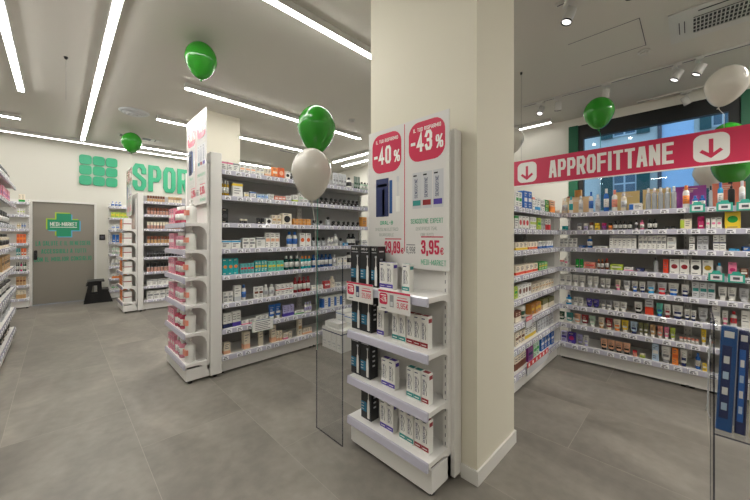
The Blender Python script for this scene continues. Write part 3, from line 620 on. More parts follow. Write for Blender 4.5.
ROWS = """
M|1|C|white carton with pink stripe|0.008|0.131|2|.1|white|pink|top
M|1|C|white carton with grey print|0.131|0.199|1|.1|white|grey|top
M|1|C|white carton with orange print|0.201|0.381|3|.095|white|peach|mid
M|1|C|plain pale carton|0.387|0.482|2|.08|white|cream|mid
M|1|C|pale peach carton|0.490|0.569|2|.1|cream|peach|bot
M|1|C|light orange carton|0.581|0.650|1|.12|orange|cream|mid
M|1|C|deep orange carton|0.658|0.741|1|.13|dorange|peach|circle
M|1|C|white carton with black disc|0.756|0.819|1|.1|white|black|circle
M|1|S|dark bottle with ball cap|0.832|0.903|1|.1|smoke|black|
M|1|T|silver white tube|1.482|1.733|5|.19|silver|grey|
M|1|B|white bottle with black cap|1.752|1.847|1|.16|white|black|
M|1|T|grey green tube|1.867|1.996|3|.19|sage|dgreen|
M|1|B|pale green bottle|2.006|2.194|3|.12|pgreen|black|
M|2|B|golden oil bottle|0.008|0.094|3|.165|gold|white|
M|2|C|white carton with yellow label|0.127|0.239|1|.155|white|yellow|top
M|2|C|low white yellow carton|0.254|0.306|1|.06|white|yellow|mid
M|2|C|low white carton|0.318|0.387|1|.075|white|blue|top
M|2|C|pale blue carton|0.399|0.531|3|.055|pblue|blue|mid
M|2|C|plain white carton|0.544|0.607|1|.07|white|grey|mid
M|2|C|salmon carton|0.616|0.756|3|.055|salmon|white|mid
M|2|C|white carton with grey stripe|0.764|0.832|1|.065|white|grey|bot
M|2|C|green and white carton|0.860|0.931|1|.09|white|lime|bot
M|2|C|tall white carton|0.938|1.078|2|.11|white|pgreen|mid
M|2|S|dark bottle with ball cap|1.265|1.986|9|.1|smoke|black|
M|2|C|flat white carton|2.016|2.173|1|.03|white|grey|mid
M|3|C|black carton with grey disc|0.008|0.079|1|.155|black|dgrey|circle
M|3|J|small smoky jar|0.206|0.295|2|.05|smoke|cream|
M|3|J|small black jar|0.394|0.495|2|.07|black|dgrey|
M|3|C|white carton with black circle|0.507|0.579|1|.07|white|black|circle
M|3|C|cream carton|0.581|0.697|2|.11|cream|tan|mid
M|3|C|cream carton with black circle|0.711|0.842|1|.14|cream|black|circle
M|3|C|amber carton|0.860|1.118|4|.08|amber|tan|mid
M|3|S|clear bottle with ball cap|1.139|1.347|2|.075|clear|black|
M|3|S|tall perfume bottle|1.380|1.447|1|.13|clear|black|
M|3|S|squat bottle with ball cap|1.464|2.006|6|.075|smoke|black|
M|3|C|tall amber carton|2.022|2.120|1|.15|amber|peach|plain
M|4|C|white carton with blue top|0.008|0.211|2|.09|white|cyan|top
M|4|C|white carton with grey lettering|0.235|0.379|2|.115|white|grey|mid
M|4|C|single white carton|0.387|0.495|1|.125|white|grey|top
M|4|C|white carton with orange band|0.498|0.676|3|.175|white|peach|mid
M|4|B|white bottle with blue top|0.784|0.940|2|.19|white|blue|
M|4|C|white carton with orange picture|0.956|1.118|2|.175|white|dorange|circle
M|4|S|clear bottle with black ball|1.139|1.371|3|.12|clear|black|
M|4|B|short white bottle|1.397|1.499|2|.12|white|white|
M|4|B|tall white bottle|1.508|1.587|1|.17|white|silver|
M|4|S|clear perfume bottle|1.605|1.668|1|.11|clear|black|
M|4|C|flat cyan carton|1.674|1.752|1|.04|cyan|white|mid
M|4|B|tall black bottle|1.758|1.906|2|.17|black|black|
M|4|J|black jar|1.926|2.006|1|.07|black|dgrey|
M|4|C|small white carton|2.016|2.141|1|.08|white|grey|mid
M|5|C|tall teal carton|0.022|0.189|3|.175|teal|orange|circle
M|5|C|teal carton with red mark|0.206|0.364|4|.11|lteal|red|mid
M|5|C|teal carton with yellow mark|0.375|0.519|4|.135|teal|yellow|mid
M|5|C|light teal carton|0.531|0.732|4|.12|mint|yellow|mid
M|5|B|dark green bottle|0.745|0.960|3|.17|bottleg|white|
M|5|B|turquoise bottle with orange cap|0.974|1.131|3|.16|teal|orange|
M|5|B|deep blue bottle|1.147|1.482|5|.17|dblue|dblue|
M|5|B|slim white bottle|1.489|1.548|1|.16|white|silver|
M|5|C|white cream carton|1.552|1.724|3|.12|white|cream|mid
M|5|B|white bottle with black top|1.743|1.847|1|.18|white|black|
M|6|C|low white carton|0.028|0.131|2|.115|white|grey|mid
M|6|C|tall white carton|0.142|0.217|1|.17|white|silver|bot
M|6|B|white bottle with blue cap|0.226|0.282|1|.17|white|blue|
M|6|C|white carton with brown mark|0.364|0.470|2|.13|white|brown|mid
M|6|B|white bottle|0.482|0.620|2|.14|white|white|
M|6|C|white carton with red line|0.632|0.867|4|.13|white|red|line
M|6|B|dark red bottle|0.874|1.124|4|.19|dred|dred|
M|6|C|low white box|1.131|1.314|2|.06|white|cream|mid
M|6|C|red carton|1.330|1.430|1|.1|red|white|mid
M|6|B|cream bottle|1.447|1.534|1|.15|cream|cream|
M|6|C|pale low carton|1.543|1.623|1|.06|white|grey|mid
M|7|C|white carton with navy base|0.028|0.121|2|.16|white|navy|bot
M|7|C|white carton with violet base|0.123|0.217|2|.165|white|violet|bot
M|7|C|low carton with pink stripe|0.223|0.387|2|.05|white|pink|bot
M|7|C|low carton with lilac stripe|0.391|0.538|2|.07|white|violet|bot
M|7|T|white and blue tube|0.544|0.707|2|.17|blue|white|
M|7|C|lilac carton|0.724|0.874|3|.135|lilac|violet|bot
M|7|C|flat green white carton|0.881|1.018|1|.045|white|green|bot
M|7|B|white bottle with lilac label|1.026|1.139|3|.13|white|lilac|
M|7|C|white carton with blue end|1.297|1.696|4|.16|white|blue|side
M|8|C|short peach carton|0.035|0.105|1|.12|cream|peach|bot
M|8|C|tall peach carton|0.245|0.318|1|.19|cream|peach|bot
M|8|C|slender cream carton|0.416|0.470|1|.2|cream|cream|bot
M|8|C|high narrow peach carton|0.569|0.629|1|.2|cream|peach|bot
M|8|C|pair cream carton|0.639|0.711|2|.12|cream|peach|bot
M|8|C|small carton with pink base|0.724|0.787|1|.08|cream|pink|bot
M|8|C|small cream carton|0.798|0.846|1|.09|cream|cream|mid
M|8|C|very tall cream carton|0.931|0.989|1|.2|cream|tan|mid
M|8|C|little peach carton|0.999|1.135|4|.08|cream|peach|bot
F|1|L|bronze lipstick case|0.061|0.361|7|.12|tan|brown|
F|1|L|beige lipstick case|0.413|0.663|5|.12|cream|tan|
F|2|L|pink brown lipstick|0.061|0.682|12|.14|rosebr|brown|
F|3|L|rose foundation stick|0.061|0.682|12|.14|rosebr|cream|
F|4|L|peach foundation stick|0.061|0.682|11|.14|tan|brown|
F|5|L|black mascara|0.053|0.682|12|.12|black|black|
F|6|L|brown nail polish|0.053|0.682|11|.17|rosebr|black|
F|7|C|white carton with grey lid|0.061|0.682|7|.12|white|grey|top
F|8|C|white boxed cream|0.061|0.682|6|.17|white|grey|mid
W|1|B|milky bottle|0.011|0.079|1|0.187|cream|white|
W|1|B|bottle with teal label|0.089|0.136|1|0.199|white|teal|
W|1|B|small white bottle|0.186|0.236|1|0.199|white|silver|
W|1|B|white bottle with blue mark|0.284|0.336|1|0.234|white|blue|
W|1|B|pearl bottle|0.346|0.401|1|0.199|silver|white|
W|1|B|blue striped bottle|0.424|0.478|1|0.257|blue|white|
W|1|B|white bottle with pink mark|0.496|0.553|1|0.234|white|salmon|
W|1|B|frosted bottle|0.574|0.633|1|0.199|cream|silver|
W|1|C|flat white blue box|0.650|0.755|1|.075|white|blue|side
W|1|B|clear white serum bottle|0.779|1.017|5|0.222|clear|white|
W|1|B|white bottle with orange labels|1.052|1.107|1|0.222|white|orange|
W|1|B|small blue bottle|1.117|1.212|2|0.117|blue|blue|
W|1|B|smoked glass bottle|1.228|1.257|1|0.199|clear|black|
W|1|B|tall blue bottle|1.282|1.325|1|0.222|cyan|blue|
W|1|P|black dispenser bottle|1.346|1.394|1|0.222|black|black|
W|1|B|white spray bottle|1.411|1.454|1|0.222|white|silver|
W|1|H|pale peach header card|-0.042|0.273|1|.21|peachc|x|
W|1|H|yellow header card|0.491|0.725|1|.23|yellowc|x|
W|1|H|straw header card|0.733|0.976|1|.235|yellowc|x|
W|1|H|purple header card|0.991|1.229|1|.235|purple|x|
W|1|H|orange header card|1.249|1.479|1|.24|coral|x|
W|1|C|tall golden box|0.089|0.163|1|.3|goldbox|tan|plain^
W|1|C|dark red box|0.008|0.068|1|.23|dred|dred|plain^
W|2|J|small teal jar|0.011|0.084|1|.055|teal|teal|
W|2|J|white jar|0.176|0.221|1|.08|white|grey|
W|2|J|lilac jar|0.236|0.284|1|.08|lilac|white|
W|2|J|cream brown jar|0.294|0.336|1|.09|cream|brown|
W|2|J|yellow jar|0.341|0.397|1|.08|yellow|yellow|
W|2|J|magenta jar|0.406|0.456|1|.08|mauve|magenta|
W|2|J|black and orange jar|0.469|0.509|1|.08|orange|black|
W|2|B|short black bottle|0.514|0.675|4|.1|black|black|
W|2|B|speckled black bottle|0.691|0.727|1|.1|silver|black|
W|2|B|pink bottle|0.735|0.775|1|.1|pink|pink|
W|2|B|dark bottle|0.795|0.875|2|.11|black|dgrey|
W|2|J|tiny glass sample jar|0.923|1.010|2|.03|dgrey|black|
W|2|C|white green carton|1.038|1.120|1|.1|cream|lime|side
W|2|J|round magenta jar|1.153|1.206|1|.12|magenta|magenta|
W|2|C|narrow white carton|1.212|1.238|1|.1|white|pink|mid
W|2|C|white carton with pink dots|1.244|1.312|2|.105|white|pink|circle
W|2|C|large yellow green carton|1.328|1.426|1|.17|yellow|green|circle
W|3|C|small white carton|-0.000|0.176|4|.11|white|grey|mid
W|3|C|flat blue carton|0.196|0.250|1|.025|blue|cyan|plain
W|3|B|blue bottle|0.270|0.327|1|.13|blue|white|
W|3|C|flat white carton|0.336|0.469|2|.022|white|silver|plain
W|3|C|tall white carton|0.483|0.711|6|.14|white|grey|top
W|3|C|white carton with grey corner|0.727|0.941|6|.14|white|grey|mid
W|3|C|wide white carton|0.945|1.013|1|.125|white|silver|mid
W|3|C|white carton with dark line|1.100|1.140|1|.13|white|black|line
W|3|C|silver white carton|1.153|1.228|2|.135|silver|grey|mid
W|3|C|white carton with navy stripe|1.257|1.337|2|.145|white|navy|line
W|3|C|flat cyan carton|1.355|1.420|2|.02|cyan|blue|plain
W|3|C|flat deep blue carton|1.434|1.477|1|.04|dblue|cyan|plain
W|4|C|white carton with red tip|-0.000|0.042|1|.08|white|red|top
W|4|C|slim pale carton|0.046|0.084|1|.11|white|pink|mid
W|4|J|bright green jar|0.156|0.240|2|.1|green|green|
W|4|C|salmon red carton|0.245|0.355|1|.07|salmon|red|mid
W|4|B|amber bottle|0.369|0.433|2|.11|brown|orange|
W|4|B|red topped bottle|0.438|0.478|1|.12|brown|red|
W|4|C|low lime carton|0.487|0.600|1|.06|lime|white|mid
W|4|C|flat pink white carton|0.608|0.687|1|.035|white|pink|bot
W|4|C|flat navy carton|0.707|0.771|1|.03|navy|blue|plain
W|4|B|glass bottle with black top|0.841|0.882|1|.15|clear|black|
W|4|C|orange red carton|0.916|0.956|1|.135|redor|orange|plain
W|4|C|white carton with red oval|0.963|1.103|2|.14|white|dred|circle
W|4|C|white carton with black picture|1.110|1.183|1|.14|white|black|circle
W|4|C|white carton with gold picture|1.189|1.260|1|.14|white|gold|circle
W|4|B|clear bottle with blue base|1.275|1.316|1|.12|clear|cyan|
W|4|C|pink patterned carton|1.349|1.402|1|.13|pink|magenta|circle
W|4|C|brown patterned carton|1.420|1.466|1|.08|brown|white|mid
W|5|T|white tube with blue dot|-0.011|0.260|4|.13|white|white|
W|5|T|white tube with blue marks|0.274|0.383|2|.13|white|silver|
W|5|T|shorter white tube|0.397|0.492|2|.115|white|grey|
W|5|T|narrow pinkish tube|0.531|0.579|1|.11|cream|pink|
W|5|T|pale grey tube|0.600|0.662|1|.11|silver|white|
W|5|T|white tube with azure cap|0.671|0.723|1|.11|white|blue|
W|5|T|white tube with navy cap|0.731|0.783|1|.11|white|navy|
W|5|T|white tube with cyan cap|0.791|0.860|1|.12|silver|cyan|
W|5|T|white tube with red cap|0.871|0.945|1|.12|silver|red|
W|5|T|broad tube with blue cap|0.952|1.031|1|.12|white|blue|
W|5|T|tapered tube with navy cap|1.045|1.103|1|.115|white|navy|
W|5|C|grey teal carton|1.120|1.272|3|.15|silver|tealgrey|mid
W|5|T|plain white tube|1.288|1.402|2|.12|white|white|
W|5|T|wide white tube|1.414|1.477|1|.12|silver|silver|
W|6|B|bright blue bottle|0.053|0.125|1|.11|cyan|blue|
W|6|T|white tube with navy print|0.136|0.240|2|.095|white|white|
W|6|T|violet tube|0.265|0.388|2|.095|violet|navy|
W|6|T|grey tube with white cap|0.397|0.509|2|.1|grey|white|
W|6|T|white tube with red line|0.514|0.633|2|.1|white|white|
W|6|T|white tube with black cap|0.691|0.759|1|.12|white|black|
W|6|C|white and red carton|0.779|0.845|1|.165|silver|redor|half
W|6|T|tube with blue cap|0.864|0.916|1|.13|mint|blue|
W|6|T|white tube with crimson cap|0.923|0.974|1|.13|white|dred|
W|6|T|large white tube|0.981|1.062|1|.13|white|navy|
W|6|T|squat white tube|1.066|1.150|2|.1|white|navy|
W|6|T|wide white tube|1.160|1.228|1|.13|silver|grey|
W|6|C|tall white carton|1.250|1.303|1|.18|white|silver|mid
W|6|T|pink white tube|1.312|1.352|1|.13|white|pink|
W|6|B|white bottle with red label|1.361|1.408|1|.13|white|red|
W|6|C|big plain white box|1.426|1.477|1|.15|white|silver|plain
W|7|T|dark green tube|-0.022|0.048|1|.12|dgreen|white|
W|7|T|teal tube|0.063|0.136|1|.12|tealgrey|white|
W|7|T|peach tube|0.146|0.211|1|.12|peach|white|
W|7|T|dark red tube|0.216|0.289|1|.12|dred|white|
W|7|T|white green tube|0.294|0.355|1|.12|pgreen|white|
W|7|T|beige tube|0.378|0.438|1|.12|cream|tan|
W|7|T|brown tube|0.442|0.509|1|.12|dred|cream|
W|7|T|cream tube|0.514|0.579|1|.12|cream|orange|
W|7|T|yellow tube|0.583|0.646|1|.125|yellow|white|
W|7|T|blue patterned tube|0.658|0.719|1|.125|pblue|navy|
W|7|T|olive tube|0.727|0.806|2|.125|olive|white|
W|7|T|sand coloured tube|0.814|0.860|1|.12|tan|white|
W|7|T|coral tube|0.871|0.916|1|.12|salmon|white|
W|7|T|pink tube|0.923|0.960|1|.12|pink|white|
W|7|T|lime tube|0.967|1.006|1|.12|lime|white|
W|7|J|little white pot|1.031|1.167|5|.05|white|salmon|
W|7|T|tall yellow tube|1.180|1.215|1|.15|yellow|white|
W|8|C|lilac carton|0.011|0.074|1|.12|lilac|violet|mid
W|8|C|magenta carton|0.084|0.161|1|.12|violet|magenta|circle
W|8|T|grey lilac tube|0.176|0.231|1|.12|lilac|grey|
W|8|T|white lilac tube|0.240|0.289|1|.12|white|lilac|
W|8|T|peach tube with black cap|0.397|0.662|4|.12|peach|black|
W|8|J|pink jar|0.675|0.719|1|.06|salmon|red|
W|8|J|lime pot|0.731|0.783|1|.045|lime|cream|
W|8|C|pale blue carton|0.833|0.886|1|.17|pblue|white|mid
W|8|T|big white tube|0.901|0.974|1|.16|white|grey|
W|8|C|orange carton|0.981|1.027|1|.16|orange|dorange|mid
W|8|T|white tube with dark cap|1.038|1.090|1|.16|white|navy|
W|8|B|bright blue bottle|1.140|1.180|1|.15|blue|blue|
W|8|C|small yellow carton|1.189|1.218|1|.07|yellow|white|mid
C|1|C|green white carton|0.683|0.841|2|.15|white|green|mid
C|1|C|blue white carton|0.918|1.108|2|.18|blue|white|mid
C|1|C|white pink carton|1.122|1.195|1|.14|white|salmon|top
C|1|C|white blue carton|1.209|1.363|2|.14|white|cyan|bot
C|1|C|plain white carton|1.378|1.526|2|.13|white|grey|mid
C|1|C|tall green carton|1.543|1.665|1|.14|green|lime|mid
C|1|C|orange carton|1.694|1.881|1|.15|peach|orange|half
C|2|C|green topped carton|0.683|0.767|1|.13|white|green|top
C|2|C|white carton with red spots|0.779|1.024|3|.13|white|red|circle
C|2|C|white green carton|1.052|1.254|3|.13|white|lime|mid
C|2|C|lime carton|1.285|1.394|1|.13|lime|green|mid
C|2|C|silver carton|1.410|1.543|2|.12|silver|grey|mid
C|2|C|crimson white carton|1.560|1.719|2|.13|white|red|half
C|3|C|yellow carton|0.683|0.997|3|.075|cream|yellow|bot
C|3|C|orange carton|1.011|1.270|3|.075|cream|dorange|bot
C|3|C|blue white carton|1.285|1.793|6|.08|white|blue|bot
C|4|C|cream carton with red base|0.683|1.285|5|.085|cream|redor|bot
C|4|C|green carton|1.300|1.612|3|.08|green|yellow|mid
C|5|C|green yellow carton|0.683|0.755|1|.11|lime|green|mid
C|5|C|white carton with brown mark|0.767|1.094|4|.11|white|brown|circle
C|5|C|beige carton|1.137|1.831|7|.08|cream|tan|mid
C|6|C|brown carton|0.683|0.828|2|.1|brown|cream|half
C|6|J|dark green round jar|0.841|1.011|1|.12|dgreen|white|
C|6|C|orange yellow carton|1.108|1.410|3|.1|amber|yellow|mid
C|6|C|olive carton|1.443|1.831|4|.1|olive|cream|half
C|7|C|beige brown carton|0.683|0.918|3|.12|cream|brown|mid
C|7|C|white yellow carton|0.944|1.254|3|.12|white|yellow|bot
C|7|C|plain white carton|1.285|1.831|6|.12|silver|grey|mid
C|8|C|rose brown carton|0.683|0.970|4|.13|cream|brown|half
C|8|C|purple carton|0.997|1.137|1|.14|mauve|navy|mid
C|8|C|sage carton|1.165|1.347|2|.14|pgreen|green|mid
C|8|C|royal blue carton|1.410|1.831|4|.14|blue|white|mid
S|1|B|white bottle with blue cap|0.033|0.232|3|.12|white|blue|
S|2|C|yellow green carton|0.033|0.344|4|.13|lime|yellow|mid
S|3|C|white blue carton|0.033|0.269|3|.12|white|blue|mid
S|4|J|royal blue tub|0.051|0.186|2|.17|blue|blue|
S|5|B|pale green bottle|0.051|0.269|3|.17|pgreen|white|
S|6|B|white bottle|0.042|0.269|4|.16|white|white|
S|7|C|orange white carton|0.051|0.269|3|.1|white|orange|half
S|8|C|green white carton|0.033|0.269|3|.12|white|green|mid
N|1|C|white carton with green base|0.515|0.602|2|.16|cream|green|bot
N|2|C|lime white carton|0.495|0.602|3|.13|white|lime|circle
N|3|C|pale yellow carton|0.495|0.548|2|.12|cream|gold|mid
N|3|C|grey blue carton|0.552|0.615|2|.12|silver|blue|mid
N|4|C|orange carton|0.489|0.615|3|.18|dorange|orange|mid
N|5|T|teal tube|0.482|0.542|2|.17|tealgrey|white|
N|5|T|orange tube|0.548|0.622|2|.17|dorange|white|
N|6|B|dark bottle|0.482|0.528|2|.18|dgrey|black|
N|6|B|dark pink bottle|0.535|0.568|1|.18|magenta|black|
N|6|B|dark green bottle|0.575|0.622|2|.18|dgreen|black|
N|7|C|tan carton|0.482|0.615|3|.17|tan|brown|mid
N|8|C|straw carton|0.482|0.615|3|.17|cream|tan|half
P|1|E|black electric toothbrush box|-0.035|0.166|2|.27|blackbox|x|
P|1|E|black toothbrush box seen side-on|0.173|0.236|1|.27|blackbox|x|
P|1|D|toothpaste carton with purple band|0.245|0.363|2|.17|white|violet|
P|1|D|toothpaste carton with teal band|0.436|0.494|1|.17|white|tealgrey|
P|2|E|black electric toothbrush box|-0.026|0.176|2|.27|blackbox|x|
P|2|D|toothpaste carton with purple band|0.222|0.286|1|.19|white|violet|
P|2|D|toothpaste carton with teal band|0.355|0.463|2|.19|white|tealgrey|
P|2|D|toothpaste carton with red band|0.471|0.628|3|.19|white|dred|
P|3|E|black electric toothbrush box|-0.032|0.166|2|.27|blackbox|x|
P|3|D|toothpaste carton with purple band|0.263|0.379|2|.18|white|violet|
P|3|D|toothpaste carton with teal band|0.471|0.578|2|.18|white|tealgrey|
P|3|D|toothpaste carton with red band|0.582|0.633|1|.18|white|dred|
P|4|E|black electric toothbrush box|0.073|0.176|1|.27|blackbox|x|
P|4|D|toothpaste carton with purple band|0.251|0.365|2|.185|white|violet|
P|4|D|toothpaste carton with teal band|0.416|0.524|2|.19|white|tealgrey|
P|4|D|toothpaste carton with red band|0.531|0.634|2|.19|white|dred|
"""
for r in ROWS.strip().split('\n'):
    f = r.split('|'); place_run(f[0], int(f[1]), f[2], f[3], float(f[4]), float(f[5]), int(f[6]), float(f[7]), f[8], f[9], f[10])
# end display of the middle island: white pump bottles at the near edge, pink and red packs behind them
E1C = [('P', 'white pump bottle with red label', 'white', 'white'), ]
for lv in range(1, 7):
    place_run('E1', lv, 'C', 'pink white carton', .05, .29, 3, .17, 'dustpink', 'white', 'mid', dd=.06, yf=.012)
    place_run('E1', lv, 'B', 'crimson bottle', .31, .55, 3, .18, 'rosered' if lv % 2 else 'dustpink', 'white', '', yf=.012)
    place_run('E1', lv, 'P', 'white pump bottle', .64, .745, 1, .235, 'white', 'white', '', yf=.02)
    place_run('E3', lv, 'C', 'orange carton', .12, .42, 3, .2, 'orange', 'dorange', 'mid', dd=.09, yf=.02)
    place_run('E3', lv, 'C', 'white carton banded dark red', .50, .74, 2, .20, 'white', 'dred', 'line', dd=.12, yf=.02)
for lv, (b_, a_, k) in enumerate([('dgrey', 'black', 'B'), ('dustpink', 'mauve', 'C'), ('black', 'dgrey', 'B'), ('cream', 'black', 'B'), ('tan', 'black', 'C'), ('dgrey', 'white', 'B'), ('silver', 'black', 'C'), ('black', 'dgrey', 'J')], 1):
    place_run('D5', lv, k, {'B': 'dark slim bottle', 'C': 'small boxed cosmetic', 'J': 'black round jar'}[k], .15, 1.12, 10, .12 if k == 'J' else .17, b_, a_, 'mid')
# red label stickers on the pump bottles are part of them
for o in [x for x in COL.objects if x.name.startswith('pump_bottle') and 'middle end' in x.get('label', '')]:
    m = MB(); m.box(-.045, .045, -.0562, -.03, .075, .125, M('salmon')); m.build('label', o)

# shelf-edge talkers
def talker(u, lv, X, w, h, label, builder, up=0):
    mat, levels, rot = UNIT[u]; t = thing('shelf_talker', label, 'price card'); t.matrix_world = mat @ Matrix.Translation((X, -.02, levels[lv - 1] + .022 - h + up)); builder(t, w, h); return t
TEAL = principled('teal_holder', lin('3cab98'), .35)
def teal_holder(t, w, h):
    m = MB(); m.box(0, w, 0, .004, 0, h, TEAL); m.prism([(w * .2, h), (w * .8, h), (w * .7, h * 1.3), (w * .3, h * 1.3)], 'y', 0, .004, TEAL); m.build('holder', t)
    c = MB(); c.box(w * .14, w * .86, -.0015, 0, h * .16, h * .84, TAG); c.box(w * .3, w * .7, -.002, -.0015, h * .35, h * .65, INK); c.build('ticket', t)
for lv, x, l in ((1, 1.105, 'teal price holder on the rail under the smoked glass bottle'), (1, 1.275, 'teal price holder on the rail under the black dispenser bottle'), (1, 1.395, 'teal price holder on the rail under the white spray bottle'),
                 (4, 1.225, 'teal price holder on the rail under the pink patterned carton'), (4, 1.345, 'teal price holder on the rail under the brown patterned carton')):
    mat, levels, rot = UNIT['W']; talker('W', lv, x, .10, .075, l, teal_holder, .03)
def note(t, w, h):
    m = MB(); m.box(0, w, 0, .002, 0, h, M('pgreen')); m.box(.004, w - .004, -.0005, 0, .004, h - .004, WHITEINK); m.build('card', t)
    p = MB()
    for i, k in enumerate((.82, .66, .5, .34, .18)): p.box(w * .15, w * (.85 - .1 * (i % 2)), -.001, -.0005, h * k - .003, h * k + .003, INK)
    p.build('print', t)
talker('M', 7, .315, .25, .125, 'white notice card clipped under the seventh shelf of the middle island', note, .03)
def promo(pct, price, pic):
    def f(t, w, h):
        m = MB(); m.box(0, w, 0, .003, 0, h, POSTER); m.box(0, w, -.0005, 0, h - .012, h, POSTERRED); m.build('card', t)
        b = MB(); b.prism(rrect(w * .04, w * .3, h * .32, h * .86, .014, 4, .03), 'y', -.001, 0, POSTERRED); lettering(pct, w * .2, h * .24, mat=WHITEINK, mb=b, x=w * .07, z=h * .45, y=-.0012); b.box(w * .08, w * .26, -.0012, -.001, h * .74, h * .78, WHITEINK); b.build('discount_badge', t)
        g = MB(); g.box(w * .38, w * .5, -.001, 0, h * .25, h * .82, M(pic)); g.box(w * .4, w * .48, -.0012, -.001, h * .3, h * .5, M('silver')); g.build('picture', t)
        p = MB(); lettering(price, w * .34, h * .26, mat=RED, mb=p, x=w * .6, z=h * .26, y=-.001); p.box(w * .6, w * .94, -.001, 0, h * .6, h * .66, RED); p.box(w * .62, w * .9, -.001, 0, h * .74, h * .77, RED); p.box(w * .1, w * .26, -.001, 0, h * .12, h * .16, INK); p.build('price', t)
    return f
talker('P', 1, .01, .255, .125, 'price card with a crimson badge below the black toothbrush boxes', promo('-40%', '29,89\u20ac', 'navy'), .03)
talker('P', 1, .315, .25, .125, 'price card with a crimson badge below the purple and teal toothpaste', promo('-43%', '3,95\u20ac', 'grey'), .01)
def strip(t, w, h):
    m = MB(); m.box(0, w, 0, .003, 0, h, M('silver')); m.box(0, w, -.002, 0, h * .6, h, M('red'))
    for i in range(6): m.box(w * (i + .3) / 6, w * (i + .65) / 6, -.003, -.002, h * .68, h * .92, WHITEINK)
    m.build('card', t)
talker('C', 8, .83, .62, .12, 'red and white promotional strip on the lowest rail of the corner shelving', strip, .05)
talker('C', 6, .80, .16, .10, 'short red promotional strip on the sixth rail of the corner shelving', strip, .04)

# ---------------------------------------------------------------- posters
def poster(label, org, rot, w, h, big, pw):
    t = thing('promotional_poster', label, 'poster', org, rot, 'discount posters')
    MB().box(0, w, -.002, .003, 0, h, POSTER).build('panel', t)
    y = -.003
    def R(u0, u1, v0, v1, m, mb): return mb.box(u0 * w, u1 * w, y, -.002, h * (1 - v1), h * (1 - v0), m)
    MB().box(.498 * w, .506 * w, y, -.002, h * .11, h * .99, POSTERRED).build('divider_line', t)
    for (u0, u1, v0, v1, s) in ((.06, .455, .035, .315, big[0]), (.56, .955, .03, .285, big[1])):
        b = MB(); b.prism(rrect(u0 * w, u1 * w, h * (1 - v1), h * (1 - v0), .07, 5, .03), 'y', y, -.002, POSTERRED)
        lettering(s[:-1], (u1 - u0) * w * .62, h * .13, stroke=.36, gap=.16, mat=WHITEINK, mb=b, x=(u0 + .02) * w, z=h * (1 - v1 + .06), y=-.0035)
        lettering('%', (u1 - u0) * w * .2, h * .085, stroke=.24, mat=WHITEINK, mb=b, x=(u1 - .092) * w, z=h * (1 - v1 + .06), y=-.0035)
        lettering('IL TUO RISPARMIO', (u1 - u0) * w * .78, h * .025, mat=WHITEINK, mb=b, x=(u0 + .05) * w, z=h * (1 - v0 - .06), y=-.0035)
        b.build('discount_badge', t)
    p = MB(); R(.11, .29, .36, .64, M('navy'), p); R(.30, .34, .38, .62, M('dblue'), p); R(.20, .235, .44, .63, M('silver'), p); R(.13, .27, .4, .42, M('silver'), p); R(.40, .43, .36, .4, M('silver'), p); R(.41, .42, .4, .5, M('silver'), p); R(.39, .44, .5, .61, M('white'), p)
    p.build('toothbrush_picture', t)
    p = MB()
    for u0, cc in ((.60, 'tealgrey'), (.715, 'dred'), (.835, 'violet')): R(u0, u0 + .108, .36, .6, M('silver'), p); p.box((u0 + .005) * w, (u0 + .095) * w, -.0036, y, h * .42, h * .455, M(cc)); p.box((u0 + .01) * w, (u0 + .05) * w, -.0036, y, h * .615, h * .625, M('black')); lt = lettering('SENSODYNE', h * .13, w * .035, mat=M('navy')); lt.xf(Matrix.Translation(((u0 + .06) * w, -.0036, h * .47)) @ Matrix.Rotation(-PI / 2, 4, 'Y')); p.add(lt.v, lt.f, M('navy'))
    p.build('toothpaste_picture', t)
    p = MB(); SGR = GREEN
    lettering('ORAL-B', .18 * w, h * .028, mat=SGR, mb=p, x=.17 * w, z=h * .30, y=y)
    lettering('SPAZZOLINO ELETTRICO', .32 * w, h * .022, stroke=.18, mat=M('sage'), mb=p, x=.10 * w, z=h * .255, y=y); lettering('RICARICABILE', .2 * w, h * .022, stroke=.18, mat=M('sage'), mb=p, x=.16 * w, z=h * .215, y=y)
    lettering('SENSODYNE EXPERT', .36 * w, h * .032, mat=SGR, mb=p, x=.58 * w, z=h * .30, y=y)
    lettering('DENTIFRICIO 75ML', .24 * w, h * .022, stroke=.18, mat=M('sage'), mb=p, x=.64 * w, z=h * .255, y=y); lettering('VARI GUSTI', .15 * w, h * .022, stroke=.18, mat=M('sage'), mb=p, x=.69 * w, z=h * .215, y=y)
    lettering('MEDI-MARKET', .27 * w, h * .035, mat=SGR, mb=p, x=.70 * w, z=h * .03, y=y)
    p.build('lettering', t)
    p = MB()
    lettering(pw[0][:-1], .21 * w, h * .085, stroke=.40, gap=.14, mat=RED, mb=p, x=.235 * w, z=h * .095, y=y); lettering('\u20ac', .035 * w, h * .04, mat=RED, mb=p, x=.455 * w, z=h * .095, y=y); R(.24, .46, .80, .807, RED, p)
    p.build('price', t); p = MB()
    lettering('6,99\u20ac', .11 * w, h * .045, mat=INK, mb=p, x=.525 * w, z=h * .10, y=y); R(.525, .63, .84, .845, INK, p)
    p.build('old_price', t); p = MB()
    lettering(pw[1][:-1], .2 * w, h * .09, stroke=.40, gap=.14, mat=RED, mb=p, x=.70 * w, z=h * .10, y=y); lettering('\u20ac', .035 * w, h * .045, mat=RED, mb=p, x=.91 * w, z=h * .10, y=y); R(.70, .94, .785, .792, RED, p)
    p.build('price', t)
    return t
poster('large glossy discount poster above the column display, green writing below', (1.60, 1.66, 1.245), -PI / 2, .668, .942, ('-40%', '-43%'), ('29,89\u20ac', '3,95\u20ac'))
